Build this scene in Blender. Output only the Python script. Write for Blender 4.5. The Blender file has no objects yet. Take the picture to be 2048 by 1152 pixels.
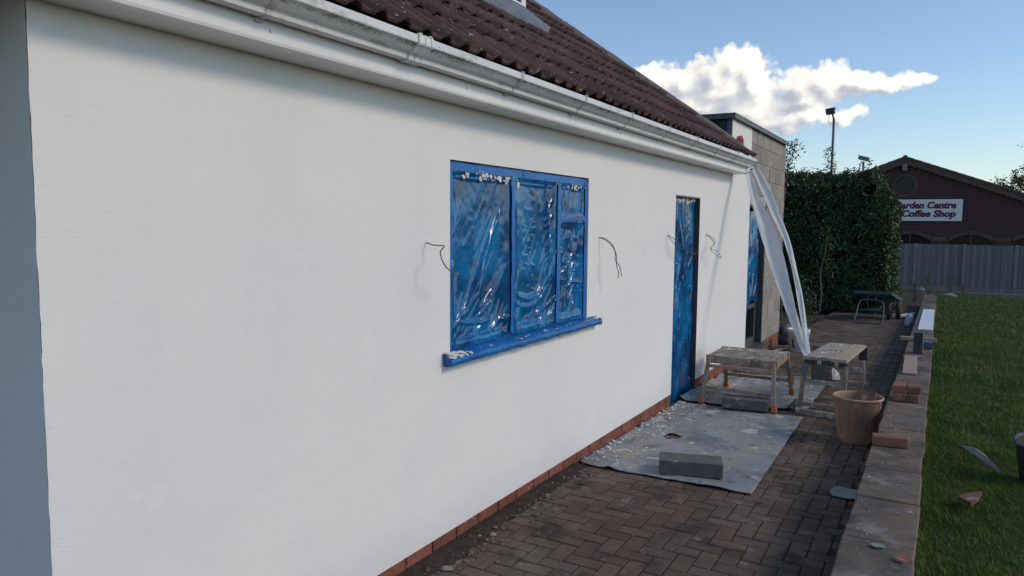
import bpy, bmesh, math, random
import numpy as np
from mathutils import Vector, Matrix, noise

R = math.radians
scene = bpy.context.scene
COL = scene.collection

# ------------------------------------------------------------------ camera
yaw, pitch, roll = R(29.905), R(4.948), R(0.452)
fw = Vector((-math.sin(yaw), math.cos(yaw), 0)); rt = Vector((math.cos(yaw), math.sin(yaw), 0)); up = Vector((0, 0, 1))
f2 = fw * math.cos(pitch) - up * math.sin(pitch); u2 = up * math.cos(pitch) + fw * math.sin(pitch)
r3 = rt * math.cos(roll) + u2 * math.sin(roll); u3 = u2 * math.cos(roll) - rt * math.sin(roll)
cam_d = bpy.data.cameras.new('camera'); cam = bpy.data.objects.new('camera', cam_d); COL.objects.link(cam)
cam.matrix_world = Matrix(((r3.x, u3.x, -f2.x, 2.24), (r3.y, u3.y, -f2.y, 0.0), (r3.z, u3.z, -f2.z, 1.70), (0, 0, 0, 1)))
cam_d.sensor_width = 36; cam_d.lens = 1487.2 / 2048 * 36; cam_d.clip_start = 0.05; cam_d.clip_end = 3000
scene.camera = cam

# ------------------------------------------------------------------ light
SUN_EL, SUN_AZ = R(36), R(14)            # azimuth measured from +X towards +Y
sdir = Vector((math.cos(SUN_EL) * math.cos(SUN_AZ), math.cos(SUN_EL) * math.sin(SUN_AZ), math.sin(SUN_EL)))
sl = bpy.data.lights.new('sun', 'SUN'); sl.energy = 1.30; sl.angle = R(15); sl.color = (1.0, 0.83, 0.62)
sun = bpy.data.objects.new('sun', sl); COL.objects.link(sun)
sun.rotation_euler = sdir.to_track_quat('Z', 'Y').to_euler()

world = bpy.data.worlds.new('World'); scene.world = world; world.use_nodes = True
SKY_STRENGTH = 0.137
def build_world():
    nt = world.node_tree; N = nt.nodes; L = nt.links; N.clear()
    def nd(t, **k):
        n = N.new(t)
        for a, b in k.items(): setattr(n, a, b)
        return n
    sky = nd('ShaderNodeTexSky'); sky.sky_type = 'NISHITA'; sky.sun_disc = False
    sky.sun_elevation = SUN_EL; sky.sun_rotation = math.pi / 2 - SUN_AZ; sky.air_density = 1.0; sky.dust_density = 0.4; sky.ozone_density = 2.8
    # cloud density as a node group over gnomonic sky coordinates
    g = bpy.data.node_groups.new('cloud_density', 'ShaderNodeTree')
    g.interface.new_socket('P', in_out='INPUT', socket_type='NodeSocketVector')
    g.interface.new_socket('D', in_out='OUTPUT', socket_type='NodeSocketFloat'); g.interface.new_socket('S', in_out='OUTPUT', socket_type='NodeSocketFloat')
    gi = g.nodes.new('NodeGroupInput'); go = g.nodes.new('NodeGroupOutput')
    def gm(op, a=None, b=None):
        n = g.nodes.new('ShaderNodeMath'); n.operation = op
        for i, x in enumerate((a, b)):
            if x is None: continue
            if isinstance(x, (int, float)): n.inputs[i].default_value = x
            else: g.links.new(x, n.inputs[i])
        return n.outputs[0]
    blobs = [(-0.2433, 0.2064, 0.039, 0.0255), (-0.2723, 0.1976, 0.0338, 0.0259), (-0.2173, 0.1832, 0.032, 0.0303), (-0.2519, 0.1733, 0.0568, 0.0309),
             (-0.355, 0.2051, 0.0318, 0.0162), (-0.309, 0.1864, 0.0568, 0.0297), (-0.3364, 0.1733, 0.0415, 0.0235), (-0.2879, 0.1611, 0.0715, 0.0223),
             (-0.2224, 0.1519, 0.0788, 0.028), (-0.1621, 0.1705, 0.0406, 0.0258), (-0.1304, 0.1757, 0.0326, 0.0253), (-0.094, 0.172, 0.0377, 0.0166),
             (-0.0563, 0.1694, 0.0311, 0.0128), (-0.0347, 0.1726, 0.0163, 0.0114), (-0.1726, 0.1342, 0.0695, 0.0162), (-0.1033, 0.1335, 0.021, 0.0108),
             (-0.1615, 0.1538, 0.0406, 0.0215), (0.20, 0.07, 0.07, 0.014), (0.33, 0.10, 0.12, 0.03),
             (-0.62, 0.24, 0.12, 0.035), (-0.75, 0.22, 0.12, 0.03)]
    wn = g.nodes.new('ShaderNodeTexNoise'); wn.noise_dimensions = '2D'; wn.inputs['Scale'].default_value = 22; wn.inputs['Detail'].default_value = 3
    g.links.new(gi.outputs[0], wn.inputs['Vector'])
    sub = g.nodes.new('ShaderNodeVectorMath'); sub.operation = 'SUBTRACT'; g.links.new(wn.outputs['Color'], sub.inputs[0]); sub.inputs[1].default_value = (.5, .5, .5)
    scl = g.nodes.new('ShaderNodeVectorMath'); scl.operation = 'SCALE'; g.links.new(sub.outputs[0], scl.inputs[0]); scl.inputs['Scale'].default_value = 0.03
    add = g.nodes.new('ShaderNodeVectorMath'); add.operation = 'ADD'; g.links.new(gi.outputs[0], add.inputs[0]); g.links.new(scl.outputs[0], add.inputs[1])
    acc = None
    for (u, v, ru, rv) in blobs:
        s = g.nodes.new('ShaderNodeVectorMath'); s.operation = 'SUBTRACT'; g.links.new(add.outputs[0], s.inputs[0]); s.inputs[1].default_value = (u, v, 0)
        m = g.nodes.new('ShaderNodeVectorMath'); m.operation = 'MULTIPLY'; g.links.new(s.outputs[0], m.inputs[0]); m.inputs[1].default_value = (1 / ru, 1 / rv, 0)
        ln = g.nodes.new('ShaderNodeVectorMath'); ln.operation = 'LENGTH'; g.links.new(m.outputs[0], ln.inputs[0])
        d = gm('SUBTRACT', 1.0, ln.outputs['Value'])
        if acc is None: acc = d
        else:
            n = g.nodes.new('ShaderNodeMath'); n.operation = 'SMOOTH_MAX'; g.links.new(acc, n.inputs[0]); g.links.new(d, n.inputs[1]); n.inputs[2].default_value = 0.25; acc = n.outputs[0]
    # billows
    def billow(scale, amp):
        vo = g.nodes.new('ShaderNodeTexVoronoi'); vo.voronoi_dimensions = '2D'; vo.feature = 'F1'; vo.inputs['Scale'].default_value = scale
        g.links.new(add.outputs[0], vo.inputs['Vector'])
        return gm('MULTIPLY', gm('SUBTRACT', 0.42, vo.outputs['Distance']), amp)
    fn = g.nodes.new('ShaderNodeTexNoise'); fn.noise_dimensions = '2D'; fn.inputs['Scale'].default_value = 60; fn.inputs['Detail'].default_value = 5; fn.inputs['Roughness'].default_value = 0.6
    g.links.new(gi.outputs[0], fn.inputs['Vector'])
    fine = gm('MULTIPLY', gm('SUBTRACT', fn.outputs['Fac'], 0.5), 0.8)
    tot = gm('ADD', gm('ADD', gm('ADD', acc, 0.18), billow(30, 0.6)), gm('ADD', billow(85, 0.3), fine))
    g.links.new(tot, go.inputs[0]); g.links.new(gm('ADD', gm('ADD', acc, billow(24, 0.45)), gm('MULTIPLY', fine, 0.22)), go.inputs[1])

    tc = nd('ShaderNodeTexCoord'); nv = nd('ShaderNodeVectorMath', operation='NORMALIZE'); L.new(tc.outputs['Generated'], nv.inputs[0])
    sp = nd('ShaderNodeSeparateXYZ'); L.new(nv.outputs[0], sp.inputs[0])
    def m(op, a=None, b=None, clamp=False):
        n = nd('ShaderNodeMath', operation=op, use_clamp=clamp)
        for i, x in enumerate((a, b)):
            if x is None: continue
            if isinstance(x, (int, float)): n.inputs[i].default_value = x
            else: L.new(x, n.inputs[i])
        return n.outputs[0]
    dy = m('MAXIMUM', m('ABSOLUTE', sp.outputs['Y']), 0.05)
    cb = nd('ShaderNodeCombineXYZ'); L.new(m('DIVIDE', sp.outputs['X'], dy), cb.inputs[0]); L.new(m('DIVIDE', sp.outputs['Z'], dy), cb.inputs[1])
    L.new(m('MULTIPLY', m('LESS_THAN', sp.outputs['Y'], 0.0), 3.0), cb.inputs[2])
    g0 = nd('ShaderNodeGroup'); g0.node_tree = g; L.new(cb.outputs[0], g0.inputs[0])
    def off(dx, dz):
        o = nd('ShaderNodeVectorMath', operation='ADD'); L.new(cb.outputs[0], o.inputs[0]); o.inputs[1].default_value = (dx, dz, 0)
        gg = nd('ShaderNodeGroup'); gg.node_tree = g; L.new(o.outputs[0], gg.inputs[0]); return gg.outputs
    d0 = g0.outputs[0]; s0 = g0.outputs[1]; o1 = off(0.012, 0.008); d1 = o1[0]; s1 = o1[1]; s2 = off(0.036, 0.022)[1]
    mk = nd('ShaderNodeMapRange', interpolation_type='SMOOTHSTEP'); L.new(d0, mk.inputs['Value']); mk.inputs['From Min'].default_value = 0.0; mk.inputs['From Max'].default_value = 0.42
    lit = m('ADD', m('ADD', m('MULTIPLY', m('SUBTRACT', s0, s1), 0.95), m('MULTIPLY', m('SUBTRACT', d0, d1), 0.22)), m('MULTIPLY', m('SUBTRACT', s0, s2), 0.42))
    lit = m('ADD', lit, 0.40)
    thin = nd('ShaderNodeMapRange'); L.new(d0, thin.inputs['Value']); thin.inputs['From Min'].default_value = 0.1; thin.inputs['From Max'].default_value = 0.8
    thin.inputs['To Min'].default_value = 0.22; thin.inputs['To Max'].default_value = 0.0
    lit = m('ADD', lit, thin.outputs[0], True)
    rmp = nd('ShaderNodeValToRGB'); L.new(lit, rmp.inputs[0]); e = rmp.color_ramp.elements
    e[0].position = 0.0; e[0].color = (0.46, 0.50, 0.58, 1); e[1].position = 0.95; e[1].color = (1.0, 0.98, 0.935, 1)
    k = rmp.color_ramp.elements.new(0.42); k.color = (0.66, 0.67, 0.70, 1)
    k = rmp.color_ramp.elements.new(0.70); k.color = (0.90, 0.865, 0.82, 1)
    bs = nd('ShaderNodeBackground'); L.new(sky.outputs[0], bs.inputs[0]); bs.inputs[1].default_value = SKY_STRENGTH
    bc = nd('ShaderNodeBackground'); L.new(rmp.outputs[0], bc.inputs[0]); bc.inputs[1].default_value = 0.95
    mx = nd('ShaderNodeMixShader'); L.new(mk.outputs[0], mx.inputs[0]); L.new(bs.outputs[0], mx.inputs[1]); L.new(bc.outputs[0], mx.inputs[2])
    out = nd('ShaderNodeOutputWorld'); L.new(mx.outputs[0], out.inputs[0])
build_world()
world.cycles.sampling_method = 'MANUAL'; world.cycles.sample_map_resolution = 256
vs = scene.view_settings
vs.view_transform = 'Standard'; vs.look = 'None'; vs.exposure = 0.15; vs.gamma = 1.0; vs.use_curve_mapping = False

# ------------------------------------------------------------------ materials
MATS = {}
def pm(name, c1, c2=None, scale=6.0, detail=6, rough=0.85, spec=0.3, bump=0.0, bscale=60.0, bdist=0.01, vary=0.0, specks=None, stain=None, lohi=(0.35, 0.65), metal=0.0, sheen=None, stretch=None, coat=0.0, streak=None, wavy=0.0):
    """principled surface, colour noise in world space; specks/stain = (colour, scale, threshold, softness)"""
    mt = bpy.data.materials.new(name); mt.use_nodes = True; nt = mt.node_tree; N = nt.nodes; L = nt.links
    b = N['Principled BSDF']; b.inputs['Roughness'].default_value = rough; b.inputs['Specular IOR Level'].default_value = spec; b.inputs['Metallic'].default_value = metal
    b.inputs['Coat Weight'].default_value = coat
    geo = N.new('ShaderNodeNewGeometry'); pos = geo.outputs['Position']
    if stretch:
        mp = N.new('ShaderNodeVectorMath'); mp.operation = 'MULTIPLY'; L.new(pos, mp.inputs[0]); mp.inputs[1].default_value = stretch; pos = mp.outputs[0]
    def noise_n(s, d=5, rg=0.55, vec=None):
        n = N.new('ShaderNodeTexNoise'); n.inputs['Scale'].default_value = s; n.inputs['Detail'].default_value = d; n.inputs['Roughness'].default_value = rg; L.new(vec or pos, n.inputs['Vector']); return n.outputs['Fac']
    def mrange(f, a, c, t0=0., t1=1.):
        n = N.new('ShaderNodeMapRange'); L.new(f, n.inputs[0]); n.inputs[1].default_value = a; n.inputs[2].default_value = c; n.inputs[3].default_value = t0; n.inputs[4].default_value = t1; return n.outputs[0]
    def mix(fac, a, c, mode='MIX'):
        n = N.new('ShaderNodeMix'); n.data_type = 'RGBA'; n.blend_type = mode
        for s, x in ((n.inputs[0], fac), (n.inputs[6], a), (n.inputs[7], c)):
            if isinstance(x, tuple): s.default_value = (*x, 1)
            elif isinstance(x, (int, float)): s.default_value = x
            else: L.new(x, s)
        return n.outputs[2]
    col = c1
    if c2: col = mix(mrange(noise_n(scale, detail), *lohi), c1, c2)
    if vary:
        oi = N.new('ShaderNodeObjectInfo'); s = N.new('ShaderNodeMath'); s.operation = 'ADD'; L.new(oi.outputs['Random'], s.inputs[0]); L.new(geo.outputs['Random Per Island'], s.inputs[1])
        fr = N.new('ShaderNodeMath'); fr.operation = 'FRACT'; L.new(s.outputs[0], fr.inputs[0])
        v = mrange(fr.outputs[0], 0, 1, 1 - vary, 1 + vary)
        cc = N.new('ShaderNodeCombineColor'); [L.new(v, cc.inputs[i]) for i in range(3)]
        col = mix(1.0, col, cc.outputs[0], 'MULTIPLY')
    for st in ([stain] if stain and not isinstance(stain, list) else (stain or [])):
        c, s, th, so = st; col = mix(mrange(noise_n(s, 8, 0.62), th, th + so), col, c)
    if streak:
        c, s, th, so, strv = streak
        mp = N.new('ShaderNodeVectorMath'); mp.operation = 'MULTIPLY'; L.new(geo.outputs['Position'], mp.inputs[0]); mp.inputs[1].default_value = strv
        col = mix(mrange(noise_n(s, 6, 0.6, mp.outputs[0]), th, th + so), col, c)
    if specks:
        c, s, th, so = specks; col = mix(mrange(noise_n(s, 2, 0.5), th, th + so), col, c)
    if isinstance(col, tuple): b.inputs['Base Color'].default_value = (*col, 1)
    else: L.new(col, b.inputs['Base Color'])
    if bump:
        bp = N.new('ShaderNodeBump'); bp.inputs['Strength'].default_value = bump; bp.inputs['Distance'].default_value = bdist
        L.new(noise_n(bscale, 5, 0.6), bp.inputs['Height']); L.new(bp.outputs[0], b.inputs['Normal'])
        if wavy:
            b2 = N.new('ShaderNodeBump'); b2.inputs['Strength'].default_value = wavy; b2.inputs['Distance'].default_value = .05
            v = N.new('ShaderNodeVectorMath'); v.operation = 'MULTIPLY'; L.new(geo.outputs['Position'], v.inputs[0]); v.inputs[1].default_value = (1, .55, 1)
            L.new(noise_n(3.2, 4, 0.5, v.outputs[0]), b2.inputs['Height']); L.new(b2.outputs[0], bp.inputs['Normal'])
    MATS[name] = mt; return mt

M = {}
M['render'] = pm('white_render', (.80, .785, .755), (.755, .75, .735), 1.1, 4, .92, .15, .55, 190, .004, lohi=(.3, .7), wavy=.11, stain=[((.735, .73, .715), 2.2, .54, .22), ((.81, .80, .78), 5.5, .58, .16)])
M['upvc'] = pm('white_upvc', (.80, .785, .76), (.74, .73, .71), 3, 3, .35, .45, .05, 20, .003, specks=((.2, .2, .18), 60, .80, .03))
M['gutter'] = pm('gutter_upvc', (.74, .735, .715), (.66, .66, .64), 2.5, 5, .4, .45, .05, 25, .003, streak=((.45, .45, .41), 9, .58, .12, (1, .9, 3)), specks=((.12, .13, .10), 90, .70, .05))
def add_moss(mt):
    nt = mt.node_tree; N = nt.nodes; L = nt.links; b = N['Principled BSDF']; src = b.inputs['Base Color'].links[0].from_socket
    geo = N.new('ShaderNodeNewGeometry'); sp = N.new('ShaderNodeSeparateXYZ'); L.new(geo.outputs['Position'], sp.inputs[0])
    def mr(sock, a, c, t0, t1):
        n = N.new('ShaderNodeMapRange'); n.interpolation_type = 'SMOOTHSTEP'; L.new(sock, n.inputs[0]); n.inputs[1].default_value = a; n.inputs[2].default_value = c; n.inputs[3].default_value = t0; n.inputs[4].default_value = t1; return n.outputs[0]
    def mul(a, c):
        n = N.new('ShaderNodeMath'); n.operation = 'MULTIPLY'; L.new(a, n.inputs[0]); L.new(c, n.inputs[1]); return n.outputs[0]
    def nz(s, d, st):
        v = N.new('ShaderNodeVectorMath'); v.operation = 'MULTIPLY'; L.new(geo.outputs['Position'], v.inputs[0]); v.inputs[1].default_value = st
        n = N.new('ShaderNodeTexNoise'); n.inputs['Scale'].default_value = s; n.inputs['Detail'].default_value = d; n.inputs['Roughness'].default_value = .65; L.new(v.outputs[0], n.inputs['Vector']); return n.outputs['Fac']
    band = mul(mr(sp.outputs[2], 2.434, 2.458, 0, 1), mr(sp.outputs[2], 2.460, 2.464, 1, .08))
    f = mul(band, mul(mr(nz(3.0, 3, (1, 1, 1)), .36, .56, .25, 1), mr(nz(60, 6, (1, 1, 1)), .38, .60, .15, 1)))
    mx = N.new('ShaderNodeMix'); mx.data_type = 'RGBA'; L.new(f, mx.inputs[0]); L.new(src, mx.inputs[6]); mx.inputs[7].default_value = (.10, .11, .075, 1); L.new(mx.outputs[2], b.inputs['Base Color'])
add_moss(M['gutter'])
M['bracket'] = pm('bracket_upvc', (.50, .50, .49), (.58, .575, .56), 20, 3, .45, .4)
M['tile'] = pm('roof_tile', (.105, .062, .056), (.075, .050, .047), 9, 6, .93, .15, .8, 130, .006, vary=.28, stain=[((.045, .038, .036), 4, .53, .16), ((.13, .085, .07), 11, .58, .1)], specks=((.40, .38, .35), 40, .69, .03))
M['mortar_hip'] = pm('hip_mortar', (.17, .145, .13), (.11, .09, .085), 8, 6, .95, .1, .8, 50, .01)
M['lead'] = pm('lead_flashing', (.17, .195, .215), (.115, .135, .155), 6, 5, .5, .4, .25, 20, .01, streak=((.12, .13, .14), 7, .6, .2, (3, 3, .6)))
M['brick'] = pm('plinth_brick', (.27, .098, .066), (.20, .076, .054), 14, 5, .85, .2, .5, 90, .004, vary=.2, stain=[((.30, .22, .18), 7, .60, .09), ((.14, .065, .05), 5, .53, .15)], specks=((.6, .57, .53), 45, .70, .03))
M['brick_loose'] = pm('loose_brick', (.25, .115, .08), (.17, .085, .065), 18, 5, .9, .2, .6, 110, .005, vary=.2, stain=[((.32, .25, .21), 9, .57, .1)])
M['mortar'] = pm('mortar', (.24, .20, .17), (.16, .13, .11), 20, 5, .95, .1, .6, 90, .006)
M['blockwall'] = pm('concrete_block_light', (.335, .31, .275), (.275, .255, .225), 5, 6, .95, .1, .9, 160, .006, vary=.13, stain=[((.26, .235, .205), 6, .54, .16)])
M['blockmortar'] = pm('block_mortar', (.46, .43, .385), (.37, .345, .31), 16, 5, .95, .1, .5, 90, .005)
M['block'] = pm('concrete_block_dark', (.14, .142, .14), (.105, .108, .11), 12, 6, .95, .12, 1.0, 170, .006, stain=[((.27, .27, .265), 8, .60, .07)])
M['paver'] = pm('paver', (.118, .086, .064), (.088, .067, .053), 7, 7, .92, .2, .8, 120, .004, vary=.2, stain=[((.15, .122, .098), 1.7, .47, .2), ((.046, .040, .034), 3.1, .54, .12), ((.17, .16, .145), 9, .61, .07)], specks=((.36, .34, .31), 47, .725, .02))
M['joint'] = pm('joint_sand', (.045, .042, .034), (.07, .062, .05), 30, 5, .98, .1, .9, 150, .01, stain=[((.05, .065, .03), 6, .6, .1)])
M['soil'] = pm('soil', (.085, .068, .054), (.055, .045, .037), 10, 8, .98, .1, 1.0, 70, .03, specks=((.35, .33, .3), 60, .74, .03))
M['earth'] = pm('earth', (.10, .082, .06), (.06, .062, .035), 2, 8, .98, .1, .8, 14, .05)
M['lawn'] = pm('lawn_soil', (.028, .045, .014), (.045, .060, .020), 3, 8, .98, .1, .8, 40, .03)
M['coping'] = pm('coping_stone', (.150, .124, .101), (.102, .087, .075), 3.2, 8, .9, .2, .7, 130, .005, vary=.14, stain=[((.23, .21, .19), 5, .54, .14), ((.20, .14, .10), 2.6, .54, .14), ((.062, .058, .055), 3.4, .53, .12)], specks=((.42, .41, .39), 50, .725, .02))
M['wallbrick'] = pm('garden_wall_brick', (.16, .10, .08), (.11, .085, .075), 6, 6, .95, .1, .7, 60, .01)
M['sheet'] = pm('ground_sheet', (.255, .275, .295), (.175, .195, .22), 2.2, 8, .62, .35, .3, 20, .01, stain=[((.12, .135, .155), 1.9, .51, .14), ((.27, .245, .20), 2.6, .48, .14), ((.42, .42, .41), 6, .565, .06), ((.085, .088, .09), 11, .60, .05), ((.16, .15, .14), 5, .58, .08)], specks=((.6, .6, .59), 30, .715, .03))
M['plaster'] = pm('plaster_crumbs', (.72, .72, .71), (.5, .5, .5), 30, 4, .95, .1, .5, 80, .005)
M['metal_plat'] = pm('dusty_aluminium', (.36, .265, .195), (.26, .20, .155), 14, 6, .7, .35, .4, 90, .003, stain=[((.44, .40, .35), 9, .55, .1), ((.15, .12, .10), 7, .55, .1)], specks=((.7, .69, .67), 60, .66, .04))
M['plat_top'] = pm('plastered_top', (.32, .28, .245), (.22, .195, .175), 11, 7, .92, .15, .9, 60, .006, stain=[((.50, .48, .45), 12, .56, .06), ((.12, .11, .10), 14, .54, .08)])
M['wood'] = pm('worn_wood', (.42, .335, .26), (.33, .265, .21), 10, 6, .85, .2, .5, 50, .004, stretch=(6, 1, 6), stain=[((.55, .53, .50), 6, .60, .12)])
M['wood_dark'] = pm('dusty_bench', (.36, .32, .28), (.25, .22, .19), 13, 6, .9, .2, .6, 60, .004, stain=[((.52, .50, .47), 10, .54, .08), ((.13, .12, .11), 12, .57, .07)])
M['timber'] = pm('pale_timber', (.36, .29, .22), (.29, .235, .185), 8, 5, .85, .2, .4, 40, .004, stretch=(6, 1, 6))
M['black'] = pm('black_plastic', (.028, .032, .045), (.04, .044, .055), 8, 5, .5, .4, .2, 30, .004, stain=[((.14, .14, .15), 9, .68, .1)])
M['orange'] = pm('orange_rubber', (.46, .18, .07), (.34, .15, .075), 30, 4, .7, .3, .2, 60, .003)
M['tub'] = pm('terracotta_tub', (.36, .225, .155), (.29, .185, .135), 5, 6, .6, .35, .2, 30, .005, streak=((.52, .44, .38), 6, .56, .2, (2.5, 2.5, .7)), stain=[((.24, .17, .14), 4, .62, .15)])
M['white_plastic'] = pm('white_plastic', (.70, .72, .74), (.60, .62, .65), 6, 4, .45, .4, .1, 20, .003, stain=[((.45, .45, .44), 8, .66, .1)])
M['board_white'] = pm('white_board', (.70, .735, .78), (.60, .65, .70), 3, 4, .4, .45, stain=[((.45, .47, .48), 9, .70, .08)])
M['teal'] = pm('teal_metal', (.035, .095, .11), (.03, .07, .085), 10, 5, .5, .45, .3, 60, .003, stain=[((.15, .17, .15), 8, .66, .1)])
M['rubber'] = pm('tyre_rubber', (.06, .047, .042), (.09, .066, .055), 8, 5, .85, .25, .5, 60, .006)
M['dark_grey'] = pm('dark_grey_frame', (.055, .06, .066), (.08, .083, .086), 10, 4, .5, .4, .2, 40, .003)
M['felt'] = pm('black_felt', (.035, .042, .05), (.05, .055, .062), 4, 5, .8, .3, .4, 30, .006)
M['trim'] = pm('grey_trim', (.17, .175, .17), (.12, .125, .125), 8, 5, .6, .35, .3, 40, .005)
M['redtape'] = pm('red_tape', (.42, .07, .045), (.30, .05, .04), 30, 4, .5, .4)
M['yellow'] = pm('yellow_label', (.62, .47, .06), (.5, .4, .12), 30, 4, .5, .4)
M['wire'] = pm('grey_cable', (.10, .10, .098), None, rough=.5, spec=.4)
M['fencewood'] = pm('weathered_fence', (.20, .205, .205), (.155, .16, .165), 5, 6, .95, .1, .6, 30, .006, vary=.16, stretch=(5, 5, .7))
M['concrete'] = pm('concrete_post', (.25, .25, .245), (.19, .19, .19), 6, 6, .95, .1, .5, 50, .006)
M['gcroof'] = pm('shop_roof_tile', (.16, .125, .105), (.12, .095, .082), 6, 5, .95, .1, .5, 20, .01, vary=.15)
M['gctrim'] = pm('shop_tan_brick', (.125, .088, .075), (.10, .072, .064), 9, 5, .95, .1, .5, 30, .006, vary=.1)
M['glass'] = pm('dark_glass', (.010, .013, .018), None, rough=.18, spec=.25)
M['sign'] = pm('sign_white', (.72, .73, .74), (.68, .69, .70), 2, 3, .5, .35)
M['maroon'] = pm('maroon_paint', (.13, .016, .045), None, rough=.5, spec=.3)
M['steel'] = pm('painted_steel', (.16, .18, .21), (.12, .135, .16), 6, 4, .45, .4, metal=.3)
M['bark'] = pm('bark', (.075, .06, .048), (.05, .042, .035), 12, 6, .95, .1, .8, 50, .01)
M['stem'] = pm('pale_stem', (.20, .165, .125), (.14, .115, .09), 14, 6, .95, .1, .6, 60, .006)
M['black_bucket'] = pm('black_bucket', (.020, .022, .027), (.032, .034, .04), 7, 5, .55, .4, .2, 40, .004, stain=[((.22, .24, .27), 9, .66, .12)])

def leafmat(name, c1, c2, rough=.45, spec=.4, trans=.25):
    mt = pm(name, c1, c2, 3, 4, rough, spec, vary=.35)
    nt = mt.node_tree; N = nt.nodes; L = nt.links; b = N['Principled BSDF']; out = N['Material Output']
    t = N.new('ShaderNodeBsdfTranslucent'); mx = N.new('ShaderNodeMixShader'); mx.inputs[0].default_value = trans
    L.new(b.inputs['Base Color'].links[0].from_socket, t.inputs[0]); L.new(b.outputs[0], mx.inputs[1]); L.new(t.outputs[0], mx.inputs[2]); L.new(mx.outputs[0], out.inputs[0])
    return mt
M['leaf'] = leafmat('laurel_leaf', (.050, .085, .022), (.032, .062, .020), .38, .5, .2)
M['grass'] = leafmat('grass_blade', (.072, .138, .020), (.135, .185, .040), .6, .25, .3)
M['weed'] = leafmat('weed_leaf', (.11, .13, .04), (.15, .14, .06), .6, .2, .35)
M['treeleaf'] = leafmat('autumn_leaf', (.10, .085, .045), (.075, .075, .04), .7, .2, .35)

def filmmat(name, c1, c2, rough, fac_t, alpha=0.0, bump=.25, bscale=25, spec=.5, cs=6.0):
    mt = pm(name, c1, c2, cs, 5, rough, spec, bump, bscale, .01, lohi=(.42, .60))
    nt = mt.node_tree; N = nt.nodes; L = nt.links; b = N['Principled BSDF']; out = N['Material Output']; last = b.outputs[0]
    if fac_t:
        t = N.new('ShaderNodeBsdfTranslucent'); t.inputs[0].default_value = (*c1, 1); mx = N.new('ShaderNodeMixShader'); mx.inputs[0].default_value = fac_t
        L.new(last, mx.inputs[1]); L.new(t.outputs[0], mx.inputs[2]); last = mx.outputs[0]
    if alpha:
        t = N.new('ShaderNodeBsdfTransparent'); mx = N.new('ShaderNodeMixShader'); mx.inputs[0].default_value = alpha
        L.new(last, mx.inputs[1]); L.new(t.outputs[0], mx.inputs[2]); last = mx.outputs[0]
    L.new(last, out.inputs[0]); return mt
M['film'] = filmmat('blue_film', (.001, .050, .155), (.003, .150, .365), .14, 0, 0, .05, 26, .5, 3.5)
M['film_tight'] = filmmat('blue_film_on_glass', (.004, .075, .20), (.006, .10, .26), .12, 0, 0, .5, 60, .7)
M['tape'] = filmmat('blue_tape', (.004, .095, .31), (.008, .14, .42), .30, 0, 0, .3, 40, .4)
M['tape2'] = filmmat('blue_tape_strip', (.010, .125, .42), (.016, .165, .50), .35, 0, 0, .3, 40, .4)
M['poly'] = filmmat('clear_polythene', (.74, .76, .78), (.66, .68, .71), .30, .28, .07, .3, 14, .4)
M['shopbrick'] = None
def brick_tex():
    mt = bpy.data.materials.new('shop_brick'); mt.use_nodes = True; nt = mt.node_tree; N = nt.nodes; L = nt.links; b = N['Principled BSDF']; b.inputs['Roughness'].default_value = .92
    geo = N.new('ShaderNodeNewGeometry'); sp = N.new('ShaderNodeSeparateXYZ'); L.new(geo.outputs['Position'], sp.inputs[0]); cb = N.new('ShaderNodeCombineXYZ'); L.new(sp.outputs[0], cb.inputs[0]); L.new(sp.outputs[2], cb.inputs[1])
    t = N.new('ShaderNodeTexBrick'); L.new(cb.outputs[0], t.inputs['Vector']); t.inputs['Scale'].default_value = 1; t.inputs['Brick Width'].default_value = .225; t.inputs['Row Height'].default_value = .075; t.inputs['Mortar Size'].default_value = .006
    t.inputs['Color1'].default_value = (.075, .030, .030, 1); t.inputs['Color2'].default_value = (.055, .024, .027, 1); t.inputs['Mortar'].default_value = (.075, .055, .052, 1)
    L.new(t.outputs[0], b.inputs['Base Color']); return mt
M['shopbrick'] = brick_tex()

# ------------------------------------------------------------------ mesh helpers
def link(name, me, mat, parent=None, smooth=False):
    o = bpy.data.objects.new(name, me); COL.objects.link(o)
    if mat and not me.materials: me.materials.append(mat)
    if smooth: me.polygons.foreach_set('use_smooth', [True] * len(me.polygons))
    if parent is not None: adopt(o, parent)
    return o
def adopt(o, parent):
    o.parent = parent
    o.matrix_parent_inverse = Matrix.Translation(-Vector(parent.get('_base', (0, 0, 0))))
def tag(o, label=None, cat=None, group=None, kind=None):
    if label: o['label'] = label
    if cat: o['category'] = cat
    if group: o['group'] = group
    if kind: o['kind'] = kind
    return o
BASES = []
def thing(name, loc, label, cat, group=None):
    o = bpy.data.objects.new(name, None); COL.objects.link(o); o.location = loc; o.empty_display_size = .1
    o['_base'] = tuple(loc); BASES.append(o)
    return tag(o, label, cat, group)

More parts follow.
